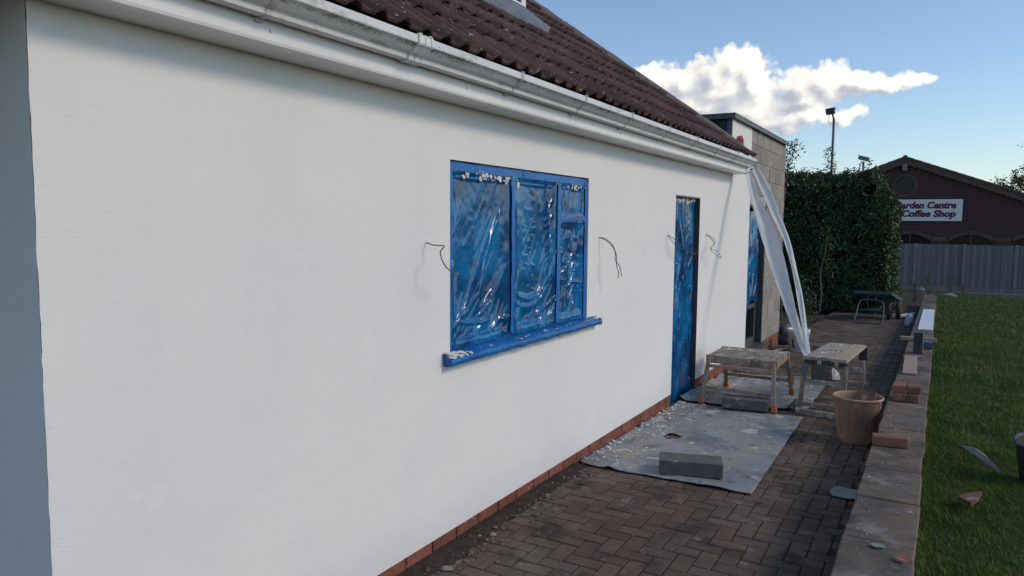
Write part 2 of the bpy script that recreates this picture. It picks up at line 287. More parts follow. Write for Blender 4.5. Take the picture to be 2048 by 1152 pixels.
class MB:
    def __init__(s): s.v = []; s.f = []
    def add(s, vs, fs):
        n = len(s.v); s.v += [tuple(x) for x in vs]; s.f += [tuple(i + n for i in f) for f in fs]; return s
    def box(s, a, b, ch=0.0, mtx=None):
        c = [(a[i] + b[i]) / 2 for i in range(3)]; h = [abs(b[i] - a[i]) / 2 for i in range(3)]
        vs, fs = cbox_data(h, ch); vs = [Vector((x[0] + c[0], x[1] + c[1], x[2] + c[2])) for x in vs]
        if mtx: vs = [mtx @ x for x in vs]
        return s.add(vs, fs)
    def cbox(s, c, size, ch=0.0, rot=None):
        h = [x / 2 for x in size]; vs, fs = cbox_data(h, ch); mt = rot or Matrix.Identity(3)
        return s.add([mt @ Vector(x) + Vector(c) for x in vs], fs)
    def bar(s, p, q, w, t, ch=0.0, upv=(0, 0, 1)):
        p = Vector(p); q = Vector(q); d = (q - p); ln = d.length; z = d.normalized(); x = z.cross(Vector(upv))
        if x.length < 1e-3: x = z.cross(Vector((0, 1, 0)))
        x.normalize(); y = z.cross(x); mt = Matrix((x, y, z)).transposed()
        return s.cbox((p + q) / 2, (w, t, ln), ch, mt)
    def tube(s, path, r, n=8, cap=True):
        path = [Vector(p) for p in path]; rings = []; rr = r if isinstance(r, (list, tuple)) else [r] * len(path); prev = None
        for i, p in enumerate(path):
            d = (path[min(i + 1, len(path) - 1)] - path[max(i - 1, 0)]).normalized()
            if prev is None: a = d.orthogonal().normalized()
            else:
                a = prev - d * prev.dot(d); a = a.normalized() if a.length > 1e-6 else d.orthogonal().normalized()
            prev = a; b = d.cross(a)
            rings.append([p + (a * math.cos(2 * math.pi * k / n) + b * math.sin(2 * math.pi * k / n)) * rr[i] for k in range(n)])
        vs = [v for g_ in rings for v in g_]; fs = []
        for i in range(len(path) - 1):
            for k in range(n): fs.append((i * n + k, i * n + (k + 1) % n, (i + 1) * n + (k + 1) % n, (i + 1) * n + k))
        if cap: fs.append(tuple(range(n - 1, -1, -1))); fs.append(tuple((len(path) - 1) * n + k for k in range(n)))
        return s.add(vs, fs)
    def lathe(s, c, prof, n=32, mtx=None, cap0=False, cap1=False):
        vs = []; fs = []
        for (r, z) in prof:
            for k in range(n): vs.append(Vector((r * math.cos(2 * math.pi * k / n), r * math.sin(2 * math.pi * k / n), z)))
        for i in range(len(prof) - 1):
            for k in range(n): fs.append((i * n + k, i * n + (k + 1) % n, (i + 1) * n + (k + 1) % n, (i + 1) * n + k))
        if cap0: fs.append(tuple(range(n - 1, -1, -1)))
        if cap1: fs.append(tuple((len(prof) - 1) * n + k for k in range(n)))
        return s.add([(mtx @ v if mtx else v) + Vector(c) for v in vs], fs)
    def extrude_y(s, prof, y0, y1):
        n = len(prof); vs = [(x, y0, z) for x, z in prof] + [(x, y1, z) for x, z in prof]
        fs = [(i, (i + 1) % n, (i + 1) % n + n, i + n) for i in range(n)] + [tuple(range(n)), tuple(range(2 * n - 1, n - 1, -1))]
        return s.add(vs, fs)
    def mesh(s, name, fix=True):
        me = bpy.data.meshes.new(name); me.from_pydata(s.v, [], s.f)
        if fix:
            bm = bmesh.new(); bm.from_mesh(me); bmesh.ops.remove_doubles(bm, verts=bm.verts, dist=1e-5); bmesh.ops.recalc_face_normals(bm, faces=bm.faces); bm.to_mesh(me); bm.free()
        return me
    def build(s, name, mat, parent=None, smooth=False, fix=True):
        return link(name, s.mesh(name, fix), mat, parent, smooth)
def cbox_data(h, ch):
    if ch <= 0:
        vs = [(sx * h[0], sy * h[1], sz * h[2]) for sx in (-1, 1) for sy in (-1, 1) for sz in (-1, 1)]
        return vs, [(0, 1, 3, 2), (4, 6, 7, 5), (0, 4, 5, 1), (2, 3, 7, 6), (0, 2, 6, 4), (1, 5, 7, 3)]
    ch = min(ch, min(h) * .9); vs = []; idx = {}
    for sx in (-1, 1):
        for sy in (-1, 1):
            for sz in (-1, 1):
                sg = (sx, sy, sz)
                for a in range(3):
                    idx[(sg, a)] = len(vs); vs.append(tuple(sg[i] * (h[i] if i == a else h[i] - ch) for i in range(3)))
    fs = []
    for a in range(3):
        b, c = (a + 1) % 3, (a + 2) % 3
        for s_ in (-1, 1):
            q = []
            for (p, r) in ((-1, -1), (1, -1), (1, 1), (-1, 1)):
                sg = [0, 0, 0]; sg[a] = s_; sg[b] = p; sg[c] = r; q.append(idx[(tuple(sg), a)])
            fs.append(tuple(q))
        for p in (-1, 1):
            for r in (-1, 1):
                q = []
                for s_ in (-1, 1):
                    sg = [0, 0, 0]; sg[a] = s_; sg[b] = p; sg[c] = r; q.append((idx[(tuple(sg), b)], idx[(tuple(sg), c)]))
                fs.append((q[0][0], q[1][0], q[1][1], q[0][1]))
    for sx in (-1, 1):
        for sy in (-1, 1):
            for sz in (-1, 1): fs.append(tuple(idx[((sx, sy, sz), a)] for a in range(3)))
    return vs, fs
def npmesh(name, V, F):
    """fast mesh from numpy, F (n,3) or (n,4)"""
    V = np.asarray(V, np.float32).reshape(-1, 3); F = np.asarray(F, np.int32); k = F.shape[1]; me = bpy.data.meshes.new(name)
    me.vertices.add(len(V)); me.vertices.foreach_set('co', V.ravel()); me.loops.add(F.size); me.loops.foreach_set('vertex_index', F.ravel())
    me.polygons.add(len(F)); me.polygons.foreach_set('loop_start', np.arange(0, F.size, k, dtype=np.int32)); me.polygons.foreach_set('loop_total', np.full(len(F), k, np.int32))
    me.update(calc_edges=True); me.validate(); return me
def grid(name, P, mat, parent=None, smooth=True, drop=None):
    """P (n,m,3) array of points"""
    n, m_ = P.shape[:2]; idx = np.arange(n * m_).reshape(n, m_); F = np.stack([idx[:-1, :-1], idx[1:, :-1], idx[1:, 1:], idx[:-1, 1:]], -1).reshape(-1, 4)
    if drop is not None: F = F[~drop.reshape(-1)]
    return link(name, npmesh(name, P, F), mat, parent, smooth)
def piece(name, me, loc, parent, rot=None, scale=None):
    o = bpy.data.objects.new(name, me); COL.objects.link(o); o.location = loc
    if rot: o.rotation_euler = rot
    if scale: o.scale = scale
    adopt(o, parent); return o

def g(Y): return -0.06 - 0.024 * min(max(0.0, Y - 4.5), 46)
SL = math.atan(.024)
def slope(Y): return -SL if Y > 4.5 else 0.0
rng = random.Random(7); nr = np.random.default_rng(11)
def wnoise(P, s, seed=0): return np.array([noise.noise(Vector((float(p[0]) * s + seed * 7.1, float(p[1]) * s, float(p[2]) * s))) for p in P])

# ================================================================== SETTING
def build_ground():
    ys = [-400, -20, 0, 4.5, 8, 12, 16, 20, 26, 30, 36, 50.5, 80, 400]; xs = [-400, -30, 0, 2, 10, 30, 400]
    P = np.array([[(x, y, g(y) - .09) for y in ys] for x in xs]); o = grid('ground', P, M['earth'], smooth=False); tag(o, kind='structure')
build_ground()

def build_paving():
    ys = [-2, 4.5, 10, 16, 22, 30]
    base = grid('paving', np.array([[(x, y, g(y) - .007) for y in ys] for x in (-.02, 1.96)]), M['joint'], smooth=False); tag(base, kind='structure')
    a = .1; gp = .0035
    hm = MB().box((-a + gp, -a / 2 + gp, -.05), (a - gp, a / 2 - gp, 0), .004).mesh('paver_across'); hm.materials.append(M['paver'])
    vm = MB().box((-a / 2 + gp, -a + gp, -.05), (a / 2 - gp, a - gp, 0), .004).mesh('paver_along'); vm.materials.append(M['paver'])
    lst = []
    for i in range(-1, 20):
        for j in range(-6, 240):
            d = (i - j) % 4
            if d == 0: c = (i * a + a, j * a + a / 2, 0)
            elif d == 3: c = (i * a + a / 2, j * a + a, 1)
            else: continue
            hw, hl = ((.1, .05) if c[2] == 0 else (.05, .1))
            if c[0] - hw < -.03 or c[0] + hw > 1.99: continue
            lst.append(c)
    def covered(x, y): return 5.0 < y < 9.7 and x < 1.13
    vis = [c for c in lst if c[1] > 2.55 and not covered(c[0], c[1])]; vis.sort(key=lambda c: math.hypot(c[0] - 2.24, c[1]))
    near = set(vis[:300]); rest = MB()
    for c in lst:
        z = g(c[1]) + rng.uniform(-.0025, .0015); rx = slope(c[1]) + rng.uniform(-.006, .006); ry = rng.uniform(-.008, .008); rz = rng.uniform(-.012, .012)
        if c in near:
            piece('paver', hm if c[2] == 0 else vm, (c[0], c[1], z), base, (rx, ry, rz))
        else:
            from mathutils import Euler
            hx, hy = (a, a / 2) if c[2] == 0 else (a / 2, a)
            rest.cbox((c[0], c[1], z - .025), (2 * (hx - gp), 2 * (hy - gp), .05), .004, Euler((rx, ry, rz)).to_matrix())
    o = rest.build('far_pavers', M['paver'], base, fix=False); tag(o, kind='stuff')
build_paving()

def build_soil_strip():
    # silt and dirt banked along the foot of the plinth
    ny, nx = 260, 16; P = np.zeros((ny, nx, 3))
    for i in range(ny):
        y = -1 + i * (7.3 / (ny - 1)); wdt = .12 + .10 * (noise.noise(Vector((y * 1.7, 0, 3))) + .5) + .16 * max(0, (3.4 - y) / 2.0) * (.6 + noise.noise(Vector((y * 3, 5, 0))))
        if y > 4.9: wdt *= max(.25, 1 - (y - 4.9) * .8)
        for j in range(nx):
            t = j / (nx - 1); x = -.012 + t * max(.05, wdt)
            z = g(y) + (.022 * (1 - t) ** 1.5 - .009 * t) + .010 * noise.noise(Vector((x * 14, y * 14, 1))) * (1 - t) + .004 * noise.noise(Vector((x * 50, y * 50, 1))) * (1 - t)
            P[i, j] = (x, y, z)
    o = grid('dirt', P, M['soil']); tag(o, 'loose dark soil banked along the brick plinth', 'soil', kind='stuff')
build_soil_strip()

def build_lawn():
    ys = np.linspace(-3, 29, 60); xs = np.concatenate([[2.16], np.linspace(2.3, 16, 26)])
    P = np.array([[(x, y, g(y) + .085 + .02 * noise.noise(Vector((x * .8, y * .8, 0)))) for y in ys] for x in xs]); o = grid('lawn', P, M['lawn']); tag(o, kind='structure')
    # blades: density falls with distance
    def blades(n, x0, x1, y0, y1, h0, h1, w):
        x = nr.uniform(x0, x1, n); y = nr.uniform(y0, y1, n)
        ok = (x < 2.24 + .62 * (y + .6)); x = x[ok]; y = y[ok]; n = len(x)
        cl = np.array([noise.noise(Vector((float(a) * 2.3, float(b) * 2.3, 0))) + .5 * noise.noise(Vector((float(a) * 7, float(b) * 7, 4))) for a, b in zip(x, y)])
        keep = cl > nr.uniform(-.9, .2, n); x, y, cl = x[keep], y[keep], cl[keep]; n = len(x)
        z = np.array([g(b) for b in y]) + .085 + .02 * np.array([noise.noise(Vector((float(a) * .8, float(b) * .8, 0))) for a, b in zip(x, y)]) - .004
        h = nr.uniform(h0, h1, n) * (1 + .7 * cl); a = nr.uniform(0, 2 * np.pi, n); ln = nr.uniform(.15, 1.0, n) * h; ww = w * nr.uniform(.7, 1.4, n)
        b = a + nr.uniform(-.6, .6, n) + np.pi / 2
        base = np.stack([x, y, z], 1); side = np.stack([np.cos(b), np.sin(b), 0 * x], 1) * ww[:, None]; lean = np.stack([np.cos(a), np.sin(a), 0 * a], 1) * ln[:, None]
        up_ = np.stack([0 * h, 0 * h, h], 1)
        V = np.stack([base - side, base + side, base + side * .75 + lean * .4 + up_ * .65, base - side * .75 + lean * .4 + up_ * .65, base + lean + up_ * .95], 1)
        k = np.arange(n)[:, None] * 5
        return V.reshape(-1, 3), np.concatenate([k + np.array([[0, 1, 2]]), k + np.array([[0, 2, 3]]), k + np.array([[3, 2, 4]])])
    Vs, Fs, o0 = [], [], 0
    for args in ((60000, 2.20, 3.6, 3.0, 6.2, .016, .042, .0016), (52000, 2.20, 4.6, 6.2, 10, .018, .045, .0026), (40000, 2.20, 7, 10, 16, .03, .06, .004), (34000, 2.20, 11, 16, 28.5, .03, .07, .007), (5000, 2.205, 2.26, 2.8, 9, .03, .075, .002)):
        V, F = blades(*args); Vs.append(V); Fs.append(F + o0); o0 += len(V)
    me = npmesh('grass', np.concatenate(Vs), np.concatenate(Fs)); o = link('grass', me, M['grass']); tag(o, 'short dark green lawn grass beyond the coping wall', 'grass', kind='stuff')
build_lawn()

# ================================================================== BUNGALOW
def wall_cells(mb, ys, zs, holes, x0, xi):
    """front face at x0 split round rectangular holes; reveals run back to xi"""
    ys = sorted(set(ys + [h[0] for h in holes] + [h[1] for h in holes])); zs = sorted(set(zs + [h[2] for h in holes] + [h[3] for h in holes]))
    def inh(y, z): return any(h[0] < y < h[1] and h[2] < z < h[3] for h in holes)
    for i in range(len(ys) - 1):
        for j in range(len(zs) - 1):
            if inh((ys[i] + ys[i + 1]) / 2, (zs[j] + zs[j + 1]) / 2): continue
            for x in (x0, xi): mb.add([(x, ys[i], zs[j]), (x, ys[i + 1], zs[j]), (x, ys[i + 1], zs[j + 1]), (x, ys[i], zs[j + 1])], [(0, 1, 2, 3)])
    def quad(a, b, c, d): mb.add([a, b, c, d], [(0, 1, 2, 3)])
    for (a, b, c, d) in holes:
        quad((x0, a, c), (x0, a, d), (xi, a, d), (xi, a, c)); quad((x0, b, c), (x0, b, d), (xi, b, d), (xi, b, c)); quad((x0, a, d), (x0, b, d), (xi, b, d), (xi, a, d))
        if c > zs[0]: quad((x0, a, c), (x0, b, c), (xi, b, c), (xi, a, c))
    y0, y1, z0, z1 = ys[0], ys[-1], zs[0], zs[-1]
    quad((x0, y0, z0), (x0, y0, z1), (xi, y0, z1), (xi, y0, z0)); quad((x0, y1, z0), (x0, y1, z1), (xi, y1, z1), (xi, y1, z0)); quad((x0, y0, z1), (x0, y1, z1), (xi, y1, z1), (xi, y0, z1))
    # underside, left open across holes that reach the bottom
    for i in range(len(ys) - 1):
        if not inh((ys[i] + ys[i + 1]) / 2, z0 + .01): quad((x0, ys[i], z0), (x0, ys[i + 1], z0), (xi, ys[i + 1], z0), (xi, ys[i], z0))

HOUSE = thing('bungalow', (0, 1.167, -.06), 'white rendered bungalow with brown tiled hip roof and white gutter', 'house')
WIN = (3.236, 5.005, 1.0, 2.032); DOOR = (7.06, 7.90, .03, 1.99); YEND = 9.17; RB = .03
mb = MB(); wall_cells(mb, [1.167, 1.19, YEND], [RB + (2.40 - RB) * i / 90 for i in range(91)], [WIN, DOOR], 0.0, -.25)
mb.box((-6.5, 1.167, RB - .0), (-.2502, 1.417, 2.40)); mb.box((-6.5, 1.42, RB), (-6.25, YEND, 2.4))
HWALL = mb.build('wall', M['render'], HOUSE)
for v in HWALL.data.vertices:
    if abs(v.co.y - 1.167) < 1e-4 and abs(v.co.x) < 1e-4:
        q = Vector((0, 0, v.co.z * 9)); e = .0028 * noise.noise(q) + .0022 * noise.noise(q * 4 + Vector((3, 0, 0))); v.co.y += e; v.co.x -= abs(e) * .6

def plinth(parent, y0, y1, ztop, courses, xf, skip=None):
    core = MB().box((xf - .16, y0, ztop - courses * .075 - .12), (xf - .010, y1, ztop - .004)).build('plinth', M['mortar'], parent)
    me = MB().box((-.09, -.1065, -.0325), (0, .1065, .0325), .004).mesh('brick'); me.materials.append(M['brick'])
    for c in range(courses):
        z = ztop - .037 - c * .075; y = y0 + (.055 if c % 2 else 0) - .1125
        while y < y1:
            a, b = max(y + .006, y0 + .002), min(y + .219, y1 - .002)
            if b - a > .03:
                yc = (a + b) / 2
                if not (skip and skip[0] < yc < skip[1]):
                    piece('brick', me, (xf + rng.uniform(-.002, .002), yc, z + rng.uniform(-.0015, .0015)), core, None, (1, (b - a) / .213, 1))
            y += .225
    return core
plinth(HOUSE, 1.18, 7.055, RB, 2, -.010)
plinth(HOUSE, 7.905, YEND - .002, RB, 4, -.010)

# ---- fascia, soffit, gutter
EY0, EY1 = -.36, 9.31  # near eaves lengthened beyond view, added overhang to shade the return wall
FX = .160
for (a, b) in ((EY0, 4.3385), (4.3415, EY1)):
    pr = [(FX, 2.475), (FX, 2.335), (FX - .003, 2.325), (FX - .010, 2.319), (FX - .02, 2.317), (FX - .04, 2.317), (FX - .04, 2.475)]
    fo = MB().extrude_y(pr, a, b).build('fascia', M['upvc'], HOUSE)
    for y in [1.9, 3.148, 5.2, 7.3]:
        if a < y < b: MB().lathe((FX, y, 2.37), [(.0, .006), (.004, .0058), (.0065, .004), (.007, 0)], 10, Matrix.Rotation(R(90), 3, 'Y')).build('screw_cap', M['upvc'], fo, True)
MB().box((-.02, EY0, 2.3185), (FX - .0405, 4.3385, 2.330)).box((-.02, 4.3415, 2.3185), (FX - .0405, EY1 - .01, 2.330)).build('soffit', M['upvc'], HOUSE)
outer = [(.168, 2.492), (.168, 2.408), (.176, 2.400), (.207, 2.400), (.2135, 2.404), (.2165, 2.418), (.219, 2.4235), (.226, 2.427), (.236, 2.4325), (.246, 2.441), (.255, 2.4505), (.2625, 2.4585), (.266, 2.4605), (.2715, 2.462), (.2730, 2.466), (.2730, 2.494), (.271, 2.497), (.266, 2.497)]
inner = [(.266, 2.494), (.2695, 2.492), (.2695, 2.468), (.262, 2.4635), (.253, 2.454), (.243, 2.444), (.234, 2.436), (.224, 2.431), (.2155, 2.427), (.213, 2.420), (.2095, 2.406), (.205, 2.4035), (.178, 2.4035), (.1715, 2.410), (.1715, 2.492)]
GUT = MB().extrude_y(outer + inner, EY0, 9.33).build('gutter', M['gutter'], HOUSE)
def offset_prof(pr, d):
    out = []
    for i, (x, z) in enumerate(pr):
        a = pr[max(i - 1, 0)]; b = pr[min(i + 1, len(pr) - 1)]; t = Vector((b[0] - a[0], b[1] - a[1])); t.normalize(); out.append((x - t.y * -d * 1.0 * 1, z - t.x * d))
    return out
def strap(y, w, th, name, mat, ends=False):
    pr = outer[1:]
    o1 = [];
    for i, (x, z) in enumerate(pr):
        a = pr[max(i - 1, 0)]; b = pr[min(i + 1, len(pr) - 1)]; t = Vector((b[0] - a[0], b[1] - a[1])).normalized(); n = Vector((t.y, -t.x)); o1.append((x + n.x * th, z + n.y * th))
    i1 = []
    for i, (x, z) in enumerate(pr):
        a = pr[max(i - 1, 0)]; b = pr[min(i + 1, len(pr) - 1)]; t = Vector((b[0] - a[0], b[1] - a[1])).normalized(); n = Vector((t.y, -t.x)); i1.append((x + n.x * .0006, z + n.y * .0006))
    o = MB().extrude_y(o1 + i1[::-1], y - w / 2, y + w / 2)
    if name == 'bracket': o.box((FX, y - w / 2 - .004, 2.385), (.172, y + w / 2 + .004, 2.44), .003); o.box((.262, y - w / 2 + .003, 2.4975), (.278, y + w / 2 - .003, 2.505), .002)
    if ends:
        for dy in (-w * .42, 0, w * .42):
            ob = [(x + .002 if k > 2 else x, z) for k, (x, z) in enumerate(o1)]
            rr = [];
            for i, (x, z) in enumerate(o1):
                a = o1[max(i - 1, 0)]; b = o1[min(i + 1, len(o1) - 1)]; t = Vector((b[0] - a[0], b[1] - a[1])).normalized(); n = Vector((t.y, -t.x)); rr.append((x + n.x * .0035, z + n.y * .0035))
            o.extrude_y(rr + [(x + .0002, z) for x, z in o1[::-1]], y + dy - .006, y + dy + .006)
        o.box((.255, y - w * .45, 2.499), (.280, y - w * .25, 2.506), .002); o.box((.255, y + w * .2, 2.499), (.280, y + w * .42, 2.506), .002)
    return o.build(name, mat, GUT)
for y in (1.842, 3.52, 4.335, 5.148, 6.0, 6.80, 7.60, 8.36, 9.285): strap(y, .026, .004, 'bracket', M['bracket'])
strap(2.656, .105, .004, 'gutter_union', M['upvc'], True)

# ---- roof
PITCH = R(38); TP = math.tan(PITCH); EX, EZ = .235, 2.498         # lower tile edge
HIPX, HIPY, HIPZ = .2, 9.3, 2.515
RT = thing and None
ns = Vector((math.sin(PITCH), 0, math.cos(PITCH))); us = Vector((-math.cos(PITCH), 0, math.sin(PITCH)))
mb = MB(); RIDGE = 4.3
def rp(x, y, dn=0.0): return (x + ns.x * dn, y, EZ + (EX - x) * TP + ns.z * dn)
mb.add([rp(EX - .06, EY0, -.03), rp(EX - .06, 9.2, -.03), rp(-4.0, 5.2, -.03), rp(-4.0, EY0, -.03)], [(0, 1, 2, 3)])
mb.add([rp(EX - .06, 9.2, -.03), (-6.3, 9.2, 2.45), (-4.0, 5.2, EZ + (EX + 4) * TP)], [(0, 1, 2)])
mb.add([rp(EX - .06, EY0, -.03), rp(-4, EY0, -.03), (-8.2, EY0, 2.45)], [(0, 1, 2)])
mb.add([rp(-4, EY0, -.03), rp(-4, 5.2, -.03), (-8.2, 9.2, 2.45), (-8.2, EY0, 2.45)], [(0, 1, 2, 3)])
ROOF = mb.build('roof', M['felt'], HOUSE)
def tile_profile(w):
    ph = (w / .15) % 1.0; c = .30; hw = .27
    t = (ph - c) / hw
    return .034 * (math.cos(t * math.pi / 2) ** .85) if abs(t) < 1 else 0.0
TW, TL, GA = .30, .415, .335
def tile_mesh(name):
    ws = [0, .004, .018, .030, .0455, .060, .073, .085, .10, .15, .168, .180, .1955, .210, .223, .235, .25, .298]
    top = []; bot = []
    rows = [(0, .035), (.010, .038), (TL, .004)]
    vs = []; n = len(ws)
    for (s, lift) in rows:
        for w in ws:
            h = tile_profile(w) + lift ; vs.append(us * s + Vector((0, w, 0)) + ns * h)
    for (s, lift) in ((TL, .004 - .012), (0, .035 - .012)):
        for w in ws:
            h = tile_profile(w) * (.92) + lift; vs.append(us * s + Vector((0, w, 0)) + ns * h)
    fs = []
    for r_ in range(4):
        for k in range(n - 1): fs.append((r_ * n + k, r_ * n + k + 1, (r_ + 1) * n + k + 1, (r_ + 1) * n + k))
    for k in range(n - 1): fs.append((4 * n + k, 4 * n + k + 1, k + 1, k))
    fs.append((0, n, 2 * n, 3 * n, 4 * n)); fs.append((n - 1, 5 * n - 1, 4 * n - 1, 3 * n - 1, 2 * n - 1))
    me = MB().add(vs, fs).mesh(name); me.materials.append(M['tile']); return me
TILE = tile_mesh('roof_tile')
def hip_y(x): return HIPY - (HIPX - x)
DORM = dict(x=-1.0, y1=5.84, z=3.52)
cand = []
for row in range(0, 16):
    y = EY0 + (row % 2) * 0.0
    k = 0
    while True:
        yy = EY0 + k * TW; k += 1
        s = row * GA; x = EX - math.cos(PITCH) * s
        if yy > hip_y(x) + .05: break
        if x < -.86 and yy < 5.62 and yy > 2.0 and x > -3: continue        # dormer stands here
        cand.append((row, yy, x, EZ + math.sin(PITCH) * s))
cand.sort(key=lambda c: (math.hypot(c[2] - 2.24, c[1]) + (30 if c[1] < 1.6 else 0)))
rest_v, rest_f = [], []
n_ind = 0
hipn = Vector((1, -1, 0)).normalized()          # keep side: hipn . (p - H) > 0
for (row, yy, x, z) in cand:
    dz = rng.uniform(-.003, .004); jit = rng.uniform(-.006, .006)
    loc = Vector((x, yy + rng.uniform(-.003, .003), z)) + ns * dz + us * jit
    cross = yy + TW > hip_y(x - .33) - .02
    me = TILE
    if cross:
        bm = bmesh.new(); bm.from_mesh(TILE)
        H = Vector((HIPX, HIPY, 0)) - Vector((loc.x, loc.y, 0)) + Vector((.03, -.03, 0))
        r_ = bmesh.ops.bisect_plane(bm, geom=bm.verts[:] + bm.edges[:] + bm.faces[:], plane_co=H, plane_no=hipn, clear_inner=True)
        # extension wall stops the slope
        bmesh.ops.bisect_plane(bm, geom=bm.verts[:] + bm.edges[:] + bm.faces[:], plane_co=Vector((0, 9.34 - loc.y, 0)), plane_no=Vector((0, 1, 0)), clear_outer=True)
        if len(bm.faces) < 3: bm.free(); continue
        me = bpy.data.meshes.new('roof_tile'); bm.to_mesh(me); bm.free()
        if not me.materials: me.materials.append(M['tile'])
    if n_ind < 300:
        n_ind += 1; piece('roof_tile', me, loc, ROOF, (rng.uniform(-.006, .006), rng.uniform(-.004, .004), 0))
    else:
        off = len(rest_v); rest_v += [tuple(v.co + loc) for v in me.vertices]; rest_f += [tuple(i + off for i in p.vertices) for p in me.polygons]
if rest_f:
    o = MB().add(rest_v, rest_f).build('far_roof_tiles', M['tile'], ROOF, fix=False); tag(o, kind='stuff')
# hip tiles and mortar
hd = Vector((-1, -1, TP)).normalized(); hs = hipn.copy(); hu = hd.cross(hs); hu = hu if hu.z > 0 else -hu
def hip_pt(t): return Vector((HIPX - t, HIPY - t, HIPZ + t * TP))
def hip_tile(t0, t1, k):
    mb = MB(); n = 9; vs = []; L_ = 2
    for i, (t, sc) in enumerate(((t0, 1.0), (t1, .93))):
        p = hip_pt(t)
        for rr in (.115, .098):
            for q in range(n):
                a = math.pi * (.06 + .88 * q / (n - 1)); vs.append(p + hs * math.cos(a) * rr * sc * 1.05 + hu * (math.sin(a) * rr * sc * .95 - .032))
    fs = []
    for q in range(n - 1):
        fs += [(q, q + 1, 2 * n + q + 1, 2 * n + q), (n + q, 3 * n + q, 3 * n + q + 1, n + q + 1), (q, n + q, n + q + 1, q + 1), (2 * n + q, 2 * n + q + 1, 3 * n + q + 1, 3 * n + q)]
    fs += [(0, 2 * n, 3 * n, n), (n - 1, 2 * n - 1, 4 * n - 1, 3 * n - 1)]
    o = mb.add(vs, fs).build('hip_tile', M['tile'], ROOF, True)
t = .15
while t < 4.0:
    hip_tile(t, t + .31, 0)
    p = hip_pt(t + .308); mb = MB()
    mb.lathe(p + hu * -.032, [(.112, -.012), (.1175, -.008), (.1175, .010), (.11, .014)], 20, Matrix((hs, hd.cross(hs), hd)).transposed()).build('mortar_joint', M['mortar_hip'], ROOF, True)
    t += .313
P = np.zeros((90, 5, 3))
for i in range(90):
    t = .12 + i * .043; w = .155 + .035 * noise.noise(Vector((t * 3, 0, 0))) + .015 * noise.noise(Vector((t * 15, 0, 0)))
    for j, (u_, h) in enumerate(((.06, .11), (.10, .105), (.14, .098), (w + .045, .088), (w + .062, .02))):
        q = hip_pt(t); sx = Vector((1, -1, 0)).normalized() * u_; dz = -sx.x * TP
        P[i, j] = q + sx + Vector((0, 0, dz + h + .012 * noise.noise(Vector((t * 9, j, 0)))))
grid('hip_mortar_bed', P, M['mortar_hip'], ROOF)
# ---- dormer
dx, dy1 = DORM['x'], DORM['y1']
DO = MB().box((dx - 2.2, 2.35, 3.25), (dx - .02, dy1 - .012, 4.55)).build('dormer', M['upvc'], HOUSE)
MB().box((dx - .02, dy1 - .075, 3.535), (dx, dy1, 4.5), .004).box((dx - .02, 4.2, 3.535), (dx, dy1 - .078, 3.60), .004).box((dx - .02, 4.9, 3.602), (dx, 4.96, 4.5), .004).build('window_frame', M['upvc'], DO)
MB().box((dx - .018, 4.965, 3.605), (dx - .012, dy1 - .08, 4.5)).build('pane', M['glass'], DO)
MB().box((dx - .04, 2.3, 3.502), (dx + .055, dy1 + .05, 3.532), .004).build('sill', M['upvc'], DO)
P = np.zeros((60, 8, 3))
for i in range(60):
    y = 2.3 + i * (5.62 + .10 - 2.3) / 59
    for j, (x, dn) in enumerate(((dx - .012, None), (dx - .008, None), (dx + .0, .105), (dx + .03, .098), (dx + .09, .096), (dx + .17, .094), (dx + .245, .092), (dx + .258, .03))):
        if dn is None: P[i, j] = (x, min(y, 5.70), 3.51 - .02 * j)
        else:
            w = .006 * math.sin(y / .15 * 2 * math.pi) * (j - 1) / 6; q = rp(x, y, dn + w); P[i, j] = (q[0], y if j > 3 else min(y, 5.70), q[2])
ap = grid('lead_apron', P, M['lead'], DO)
# ---- wrapped window
def fold_field(U, V, folds):
    D = np.zeros_like(U)
    for (u0, v0, ang, ln, w, A, cv) in folds:
        ca, sa = math.cos(ang), math.sin(ang); s = (U - u0) * ca + (V - v0) * sa; d = -(U - u0) * sa + (V - v0) * ca - cv * s * s
        win = np.clip(1 - (np.abs(s) / ln) ** 2, 0, 1); D += A * win * (.35 * np.exp(-(d / w) ** 2) + .65 * np.exp(-np.abs(d) / w))
    return D
def film(name, y0, y1, z0, z1, xb, folds, parent, mat, ny=70, nz=110, rough=.004, seed=0, sag=.0, lap=None):
    U, V = np.meshgrid(np.linspace(0, y1 - y0, ny), np.linspace(0, z1 - z0, nz), indexing='ij')
    D = fold_field(U, V, folds)
    pts = np.stack([U.ravel(), V.ravel(), 0 * U.ravel()], 1)
    D += rough * wnoise(pts, 9, seed).reshape(U.shape) + rough * .6 * wnoise(pts, 24, seed + 3).reshape(U.shape)
    D += sag * np.sin(np.pi * U / (y1 - y0)) * np.sin(np.pi * V / (z1 - z0))
    if lap is not None:
        eu = np.minimum(U, (y1 - y0) - U); ev = np.minimum(V, (z1 - z0) - V); e = np.minimum(eu, ev) + .010 * wnoise(pts, 7, seed + 9).reshape(U.shape)
        t = np.clip((e - .022) / .05, 0, 1); t = t * t * (3 - 2 * t); D = D * (.25 + .75 * t) + (lap - xb) * (1 - t)
    P = np.stack([xb + D, y0 + U, z0 + V], -1); return grid(name, P, mat, parent)
def rnd_folds(n, W, H, seed, ang=(R(20), R(110)), L_=(.08, .3), w=(.006, .02), A=(.003, .012), cen=None):
    r_ = random.Random(seed); o = []
    for _ in range(n):
        u, v = (r_.uniform(0, W), r_.uniform(0, H)) if not cen else (r_.gauss(cen[0], cen[2]), r_.gauss(cen[1], cen[3]))
        o.append((u, v, r_.uniform(*ang), r_.uniform(*L_), r_.uniform(*w), r_.uniform(*A) * r_.choice((1, 1, -.6)), r_.uniform(-.8, .8)))
    return o
